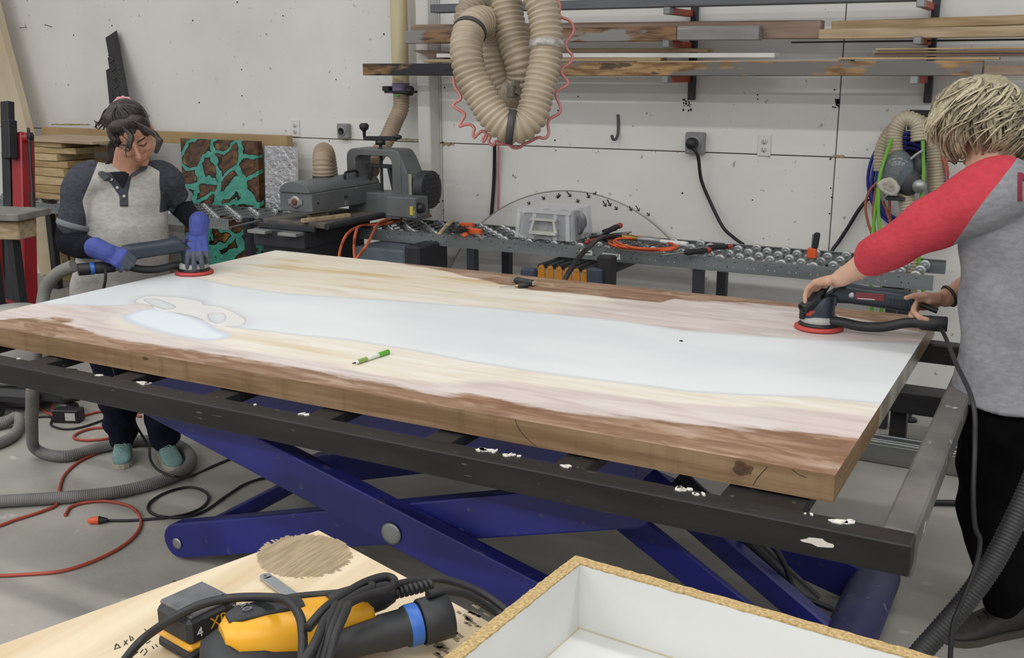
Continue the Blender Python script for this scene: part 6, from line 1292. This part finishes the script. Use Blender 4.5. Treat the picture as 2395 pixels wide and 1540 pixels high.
# jeans and shoes
b = B()
for h, a in ((hipR, anR), (hipL, anL)): Q, RR = chain([h+UZ*.06, h-UZ*.03, h.lerp(a, .5)+fF*.035, h.lerp(a, .82)+fF*.005, a+UZ*.015], [.10, .115, .085, .072, .064]); cap(b, Q[:-1]+[Q[-1]], RR, 18)
b.ell(J['pel']+UZ*.02, (.15, .15, .12)); remesh(b, 'jeans', .006, 4, m_jean, wm, None, folds([(20, 20, 60, 0, .6), (40, -20, 45, 2, .5), (-30, 40, 80, 4, .4)], .005))
m_teal = mat('shoe_teal', '#7d9c99', .8, col2='#6e8e8b', scale=60, bump=.2, bscale=200); m_sole = mat('sole_white', '#b5ada0', .6, var=.1); m_lace = mat('lace_teal', '#86a6a2', .8)
def shoe(par, toe, dr, m1, m2, ml, L=.235, w=.042, hgt=1.0, tongue=True):
    dr = Vector((dr.x, dr.y, 0)).normalized(); s = Vector((-dr.y, dr.x, 0)); o = Vector((toe.x, toe.y, 0))-dr*L
    def rr(u, wd, z0, z1, n=20, p=2.5): c = o+dr*(u*L)+UZ*((z0+z1)/2); return [c+s*(wd*math.copysign(abs(math.cos(t))**(2/p), math.cos(t)))+UZ*((z1-z0)/2*math.copysign(abs(math.sin(t))**(2/p), math.sin(t))) for t in [2*math.pi*i/n for i in range(n)]]
    sh = B().loft([rr(0.0, w*.55, .02, .055*hgt), rr(.03, w*.75, .014, .085*hgt), rr(.12, w*.85, .014, .10*hgt), rr(.28, w*.88, .014, .100*hgt), rr(.42, w*.92, .014, .088*hgt), rr(.58, w*1.0, .014, .068*hgt), rr(.74, w*1.03, .014, .054*hgt), rr(.88, w*.88, .014, .044*hgt), rr(.96, w*.6, .014, .036*hgt), rr(.99, w*.3, .016, .028*hgt)]).o('shoe', m1, par)
    B().loft([[Vector((p.x, p.y, z)) for p in [o+dr*(u*L)+s*(q*wd) for u, wd, q in [(.0, w*.5, 1), (.05, w*.8, 1), (.25, w*.85, 1), (.45, w*.9, 1), (.7, w*1.08, 1), (.85, w*.98, 1), (.95, w*.7, 1), (1.005, w*.25, 1), (1.005, w*.25, -1), (.95, w*.7, -1), (.85, w*.98, -1), (.7, w*1.08, -1), (.45, w*.9, -1), (.25, w*.85, -1), (.05, w*.8, -1), (0, w*.5, -1)]]] for z in (.001, .012, .022)], smooth=False).o('sole', m2, sh)
    for i in range(4):
        u = .42+.08*i; zc = .090*hgt-.0095*i*1.4; cx = o+dr*(u*L)
        B().tube(spl([cx-s*w*.5+UZ*(zc-.006), cx+UZ*(zc+.008), cx+s*w*.5+UZ*(zc-.006)+dr*.008], 4), .0028, 6).o('lace', ml, sh)
    for q in (-1, 1): cx = o+dr*(.40*L)+UZ*(.10*hgt); B().tube(spl([cx, cx+s*q*.018+UZ*.012, cx+s*q*.034-UZ*.004, cx+s*q*.02-UZ*.008, cx], 4), .002, 6).o('lace', ml, sh)
    return sh
shoe(wm, rt, dSR, m_teal, m_sole, m_lace, .225, .040); shoe(wm, lt, dSL, m_teal, m_sole, m_lace, .225, .040)
# gloves
gR = B(); wr = J['rw']; hdl = MW @ Vector((.265, 0, .107))
dR = (CR*.85-CU*.35-CF*.15); kn, tp, th = hand(gR, wr, dR, CF*.8-CU*.35, 1, .98, [(.95, 1.1, .7), (1.0, 1.1, .7), (1.0, 1.1, .7), (1.05, 1.1, .7)], .04, ((.35, .3), (.1, .4)), .0108)
cap(gR, [wr-dR.normalized()*.03, wr+dR.normalized()*.03], [.0415, .037], 14)
kR = sum(kn, Vector())/4; dRn = dR.normalized()
remesh(gR, 'glove', .0034, 2, [m_glove, m_gpalm], wm, lambda c: np.where((side(c, kR, dRn) > .012) | (side(c, kR, (CF*.8-CU*.35).normalized()) > .03), 1, 0))
gL = B(); wl = J['lw']; dL = (CR*.10-CU*.80-CF*.50).normalized(); nLh = (CF*.75-CU*.45-CR*.05)
kn, tp, th = hand(gL, wl, dL, nLh, -1, 1.0, [(.25, .35, .3), (.2, .35, .3), (.2, .35, .3), (.2, .4, .3)], .16, ((.8, .45), (.4, .3)), .0108)
cap(gL, [wl-dL*.03, wl+dL*.03], [.0415, .037], 14); kL = sum(kn, Vector())/4
remesh(gL, 'glove', .0034, 2, [m_glove, m_gpalm], wm, lambda c: np.where((side(c, kL, dL) > .035), 1, 0))
# hair: cap, bangs, ponytail, scrunchie
m_hair = mat('hair_brown', '#1e1613', .45, col2='#2c221d', scale=40, stretch=(1, 1, 1), bump=.2, bscale=120); 
b = B(); R = Matrix((hx, hy, hz_)).transposed()
b.ell(HP(0, -.020, .046), (.083, .098, .083), R, n=24, k=16); b.ell(HP(0, -.045, .0), (.078, .064, .08), R, n=20, k=14); b.ell(HP(-.056, .018, .035), (.028, .05, .055), R); b.ell(HP(.056, .018, .040), (.026, .048, .05), R); b.ell(HP(-.02, .043, .086), (.05, .03, .03), R); b.ell(HP(.03, .043, .088), (.045, .03, .028), R)
hair = remesh(b, 'hair', .004, 4, m_hair, wm, None, folds([(160, 60, 90, 0, .5), (-60, 170, 80, 2, .5)], .0016))
def lock(b, pts, r, flat=.5, n=6, m=None): Q = spl(pts, n); k = len(Q); b.tube(Q, [r*(.35+.65*math.sin(math.pi*min(1, .15+.85*i/(k-1))**1.0)) if i < k-1 else r*.12 for i in range(k)], 8, flat=flat, m=m)
b = B(); hp = HP(-.005, -.035, .125)
for i in range(64):
    a = -1.25+2.5*i/63; st = HP(.078*math.sin(a), .074*math.cos(a)-.012, .058+.035*math.cos(a)-random.uniform(0, .015)); mid = HP(.068*math.sin(a), .036*math.cos(a)-.01, .117+random.uniform(-.003, .003)); lock(b, [st, mid, hp], .0085, .3)
b.o('hair_strands', m_hair, hair, kind='stuff')
b = B()
for k in range(12): lock(b, [HP(.025, .05, .11-.003*k), at(350+k*.4, 303+k, 3.975), at(364+k*.8, 312+k*1.2, 3.96), at(369+k*.7, 330, 3.955), at(366+k*.5, 346, 3.96), at(360+k*.6, 357+k*.3, 3.97)], .009, .6)
for k in range(6): lock(b, [HP(-.02, .05, .105), at(309-k*1.5, 316, 3.985), at(307-k*1.8, 335, 3.965), at(305-2*k, 351-k, 3.965)], .008, .6)
for k in range(4): lock(b, [HP(-.06, .04, .06), at(270-k*2, 325, 4.0), at(262-k*3, 345, 4.03), at(262-2*k, 370, 4.06), at(255-3*k, 385, 4.08)], .006, .5)
lock(b, [HP(-.03, .08, .08), at(298, 330, 3.95), at(294, 350, 3.95), at(296, 369, 3.96)], .003, .6)
b.o('loose_locks', m_hair, hair, kind='stuff')
b = B()
for k in range(26):
    e = at(252+random.uniform(-26, 14), 300+random.uniform(-16, 14), 4.28); lock(b, [at(286, 247, 4.12), at(268+random.uniform(-6, 6), 246+random.uniform(-4, 6), 4.2), at(250+random.uniform(-6, 8), 268+random.uniform(-8, 8), 4.27), e], .0085, .6)
for k in range(6): lock(b, [at(250, 275, 4.27), at(238, 282+k, 4.28), at(228-k, 286+k*2, 4.29), at(219+2*k, 281+4*k, 4.3)], .004, .6)
b.o('ponytail', m_hair, hair, kind='stuff')
b = B(); sc = at(287, 240, 4.13)
for k in range(9):
    a = 2*math.pi*k/9; p = sc+CR*(.024*math.cos(a))+CU*(.015*math.sin(a))-CF*(.004*math.sin(a*2)); b.ell(p, (.013+.005*random.random(), .013, .011+.005*random.random()), Matrix.Rotation(random.random()*3, 3, 'X'), n=12, k=8)
remesh(b, 'scrunchie', .003, 2, mat('scrunchie_pink', '#c08a92', .8, var=.15, scale=40), wm, None, folds([(200, 100, 150, 0, .6), (-150, 200, 120, 2, .5)], .002))
# ---------------------------------------------------------------- person on the right
m_redk = mat('red_knit', '#bb3f4b', .9, col2='#b03a45', scale=50, bump=.12, bscale=160); m_gknit = mat('grey_knit', '#7e7f83', .9, col2='#8b8c90', scale=45, stretch=(1, 1, 3), bump=.12, bscale=150); m_blkp = mat('black_trouser', '#08090b', .9, var=.3, scale=12, spec=.1)
mn = thing('person', 'blonde person in a grey shirt with red raglan sleeves and black trousers', 'person', (-.03, 3.1, 0))
K = dict(pel=at(2398, 890, 2.88), che=at(2385, 600, 2.84), nck=at(2330, 400, 2.80), ls=at(2300, 452, 2.74), le=at(2120, 555, 2.86), lw=at(1968, 650, 3.10), rs=at(2400, 440, 3.0), re=at(2330, 640, 3.16), rw=at(2212, 697, 3.145))
gF = Vector((-.93, .37, 0)).normalized(); gL_ = Vector((-gF.y, gF.x, 0))            # faces the slab, left side to the camera
Hm = at(2296, 292, 2.84); my = (CR*-.62-CU*.42+CF*.60).normalized(); mz = (CR*-.18+CU*.9-CF*.2); mz = (mz-my*mz.dot(my)).normalized(); mx2 = my.cross(mz)
if mx2.dot(gL_) < 0: mx2 = -mx2
b = B(); HPm = headmesh(b, Hm, mx2, my, mz, 1.0)
cap(b, [K['nck']-UZ*.05, K['nck'].lerp(Hm, .5), Hm-mz*.06-my*.02], [.072, .06, .058], 16)
Q, RR = chain([K['nck']-UZ*.08, K['ls'], K['le'], K['le'].lerp(K['lw'], .45)-UZ*.004, K['lw']], [.065, .056, .046, .041, .0275]); cap(b, Q, RR, 18)
Q, RR = chain([K['nck']-UZ*.08, K['rs'], K['re'], K['re'].lerp(K['rw'], .5), K['rw']], [.065, .056, .046, .040, .0285]); cap(b, Q, RR, 18)
Q, RR = chain([K['nck']-UZ*.06, K['che'], K['pel']+UZ*.1, K['pel']], [.075, .10, .10, .10]); cap(b, Q, RR, 18)
hl, hr = K['pel']+gL_*.09-UZ*.06, K['pel']-gL_*.09-UZ*.06
toeL = onz(2207, 1504, .0); dirS = (CR*-.93-Vector((CF.x, CF.y, 0)).normalized()*.25); dirS.z = 0; dirS.normalize()
anL_ = toeL-dirS*.195+UZ*.09; anR_ = anL_-gL_*.22-gF*.16
for h, a in ((hl, anL_), (hr, anR_)): Q, RR = chain([h, h.lerp(a, .5)+gF*.04, a, a-UZ*.045+dirS*.02], [.09, .056, .038, .036]); cap(b, Q, RR)
# left hand draped over the sander head, right hand round the handle
dl = (at(1905, 668, 3.21)-K['lw']).normalized(); nl = (-UZ*.8-CF*-.35+CR*.2)
knL, tpL, thL = hand(b, K['lw'], dl, -UZ*.9-CF*.10, -1, 1.0, [(.50, .55, .35), (.45, .55, .35), (.40, .55, .35), (.40, .60, .35)], .12, ((.8, -.05), (.5, .1)), .0090)
gr = MM @ Vector((.25, .012, .135)); dr_ = (CR*-.90-CU*.22+CF*.12).normalized()
knR, tpR, thR = hand(b, K['rw'], dr_, -CF*.45-CU*.85, 1, 1.0, [(1.1, .9, .6), (1.1, .95, .6), (1.1, .95, .6), (1.1, .95, .6)], .04, ((.40, -.25), (.10, .1)), .0090)
remesh(b, 'body', .0032, 2, m_skin2, mn)
m_nail = mat('nail', '#cfab9c', .35)
for p, v in tpL+[thR]: B().ell(p+v*.001+UZ*.004, (.005, .005, .003), n=8, k=6).o('finger_nail', m_nail, mn)
# shirt
b = B()
def rowq(x, y, t, a, bq): return (at(x, y, t), a, bq)
rowsm = [rowq(2394, 926, 2.88, .214, .172), rowq(2394, 905, 2.88, .208, .165), rowq(2392, 860, 2.88, .202, .156), rowq(2388, 780, 2.88, .192, .142), rowq(2388, 700, 2.87, .190, .140), rowq(2390, 620, 2.86, .195, .138), rowq(2388, 540, 2.85, .198, .132), rowq(2378, 480, 2.84, .180, .12), rowq(2358, 430, 2.83, .13, .10), rowq(2345, 400, 2.82, .085, .085), rowq(2338, 384, 2.82, .07, .07)]
def ringm(c, a, bq, n=30, p=2.3): return [c+gL_*(a*math.copysign(abs(math.cos(t))**(2/p), math.cos(t)))+gF*(bq*math.copysign(abs(math.sin(t))**(2/p), math.sin(t))) for t in [2*math.pi*i/n for i in range(n)]]
b.loft([ringm(*r) for r in rowsm])
cufL = K['le'].lerp(K['lw'], .50); Q, RR = chain([K['nck'].lerp(K['ls'], .2)+CR*.05-UZ*.05, K['ls']+CR*.02-UZ*.005, K['ls'].lerp(K['le'], .5)-UZ*.006, K['le']-UZ*.006, cufL], [.09, .098, .078, .064, .055]); cap(b, Q[:-1]+[Q[-1]], RR[:], 20)
Q, RR = chain([K['nck'].lerp(K['rs'], .3)-UZ*.05, K['rs'], K['rs'].lerp(K['re'], .5), K['re'], K['re'].lerp(K['rw'], .3)], [.09, .09, .075, .064, .058]); cap(b, Q, RR, 20)
sA, sB = ray(2374, 352), ray(2242, 552); ns = sA.cross(sB).normalized(); ns = ns if ns.dot(CR) < 0 else -ns
def ragm(c):
    d = side(c, at(2310, 470, 2.7), ns)+.012*np.sin(c[:, 2]*9); rr = .1-np.linalg.norm(np.cross(c-np.array(K['rs']), np.array((K['re']-K['rs']).normalized())), axis=1)
    return np.maximum(np.minimum(d, c[:, 2]-.9), np.minimum(rr, -.1-side(c, K['che'], gL_)))
fold_m = folds([(16, 12, 26, 0, .6), (-18, 20, 20, 1.9, .5), (30, -9, 34, 3.3, .35), (12, 30, -30, 5, .3)], .0048)
shm = remesh(b, 'raglan_shirt', .006, 5, twotone('shirt_cloth', ('#7e7f83', '#8b8c90'), ('#bb3f4b', '#b03a45')), mn, None, fold_m, ragm)
# maroon letter on the back of the shirt
bvm = surf(shm)
lt_ = text('shirt_letter', 'M', .105, at(2412, 441, 2.60), CR, -CF, mat('letter_maroon', '#7c2237', .8), shm, .002)
offl = wloc(lt_); bm_ = bmesh.new(); bm_.from_mesh(lt_.data); bmesh.ops.triangulate(bm_, faces=bm_.faces)
for _ in range(3): bmesh.ops.subdivide_edges(bm_, edges=[e for e in bm_.edges if e.calc_length() > .008], cuts=1, use_grid_fill=True); bmesh.ops.triangulate(bm_, faces=[f for f in bm_.faces if len(f.verts) > 3])
bm_.to_mesh(lt_.data); bm_.free()
for v_ in lt_.data.vertices:
    w_p = v_.co+offl; d_ = (w_p-CP); h_ = bvm.ray_cast(CP, d_.normalized())
    if h_[0] is not None: v_.co = h_[0]-d_.normalized()*(.004 if (d_ @ CF) < 2.6 else .001)-offl
# trousers
b = B()
for h, a in ((hl, anL_), (hr, anR_)): Q, RR = chain([h+UZ*.03, h-UZ*.04, h.lerp(a, .5)+gF*.045, h.lerp(a, .85), a+UZ*.03], [.09, .122, .088, .070, .062]); cap(b, Q, RR, 18)
b.ell(K['pel']-UZ*.07, (.15, .15, .10)); remesh(b, 'trousers', .006, 4, m_blkp, mn, None, folds([(20, 20, 50, 0, .6), (40, -20, 35, 2, .5)], .005))
m_sb = mat('shoe_black', '#2a2927', .7, var=.2, scale=40, bump=.15, bscale=150); m_ss = mat('sole_brown', '#4a443c', .7)
shoe(mn, toeL, dirS, m_sb, m_ss, mat('lace_black', '#1b1a19', .8), .28, .048, .95); shoe(mn, toeL-gL_*.22-gF*.16, dirS, m_sb, m_ss, mat('lace_black', '#1b1a19', .8), .28, .048, .95)
# hair tie round the wrist
w0 = K['rw']+(K['re']-K['rw']).normalized()*.012; a_, b_, d_ = frame(K['re']-K['rw'])
P = [w0+a_*(.0315*math.cos(t))+b_*(.0315*math.sin(t)) for t in np.linspace(0, 2*math.pi, 31)[:-1]]
ht = B().tube(P, lambda i: .0042+.0012*(i % 2), 8, closed=True).o('hair_tie', m_blk, mn)
# blonde hair in layered locks
mb1, mb2, mb3 = mat('blonde_light', '#aca288', .5, var=.2, scale=140), mat('blonde_mid', '#948a70', .55, var=.2, scale=140), mat('blonde_dark', '#6c6350', .6, var=.2, scale=140)
b = B(); Rm = Matrix((mx2, my, mz)).transposed()
b.ell(HPm(0, -.02, .045), (.082, .098, .080), Rm, n=24, k=16); b.ell(HPm(0, -.03, -.02), (.086, .09, .082), Rm, n=24, k=16); b.ell(HPm(.03, .03, .03), (.066, .075, .075), Rm, n=20, k=14)
hm = remesh(b, 'hair', .005, 4, mb2, mn, None, folds([(120, 60, 90, 0, .5), (-60, 130, 80, 2, .5)], .004))
b = B(); C0 = at(2276, 196, 2.80); HC = at(2296, 292, 2.845)
def hs(ax, ay, az, k=1.0): return HC+CR*(ax*k)+CU*(ay*k)-CF*(az*k)
def shell(th, ph, r=1.0):   # th from crown (0) to nape, ph around; 0 = towards camera, + = image right
    x = math.sin(th)*math.sin(ph); z = math.sin(th)*math.cos(ph); y = math.cos(th)
    return hs(.122*x*r-.022*math.cos(th), .121*y*r, .126*z*r)
for i in range(1300):
    ph = random.uniform(-3.14, 3.14); t0 = random.choice((random.uniform(0, .5), random.uniform(.3, 1.7))); ln = random.uniform(.6, 1.15); sw_ = -.55*math.cos(ph*1.1+.5)+.28*math.sin(3*ph+2*t0)+random.uniform(-.12, .12); pts = []; lift = random.uniform(.985, 1.05); fl_ = random.uniform(-.02, .07); wv = ph*2.5+t0*3+random.uniform(-.4, .4)
    for j in range(7):
        u = j/6; th = min(2.45, t0+ln*u); pts.append(shell(th, ph+sw_*u*u+.09*math.sin(5*u+wv), lift+fl_*u*u+.014*math.sin(7*u+wv)))
    lock(b, pts, random.uniform(.0028, .0062), .45, 4, random.choice((0, 0, 1, 1, 1, 2)))
for i in range(90):   # long strands sweeping round the side
    ph = random.uniform(-.9, 1.4); th = random.uniform(.7, 1.7); r0 = random.uniform(1.05, 1.11); ln = random.uniform(.5, .9); pts = []
    for j in range(7): u = j/6; pts.append(shell(min(2.4, th+.45*u+.06*math.sin(4*u+i)), ph-ln*u, r0+.05*u*u))
    lock(b, pts, random.uniform(.003, .0065), .4, 4, random.choice((0, 0, 0, 1, 2)))
for i in range(60):   # wisps flicking out at the temple and the crown tuft
    pts = [shell(.9, -1.1+random.uniform(-.4, .4), 1.02), shell(1.3, -1.35+random.uniform(-.3, .3), 1.08), shell(1.6, -1.5+random.uniform(-.2, .2), 1.18+random.uniform(0, .08)), shell(1.75+random.uniform(-.1, .25), -1.6, 1.25+random.uniform(-.1, .1))]; lock(b, pts, .0045, .45, 4, random.choice((0, 0, 1)))
for i in range(26):
    p = random.uniform(-1, 1); lock(b, [shell(.15, p, 1.0), hs(-.03+.01*p, .122+random.uniform(0, .01), .03*p), hs(-.012+.02*p, .112, .05), hs(-.03+.03*p, .075, .10)], .0045, .45, 4, random.choice((0, 0, 1)))
b.o('hair_locks', [mb1, mb2, mb3], hm, kind='stuff')
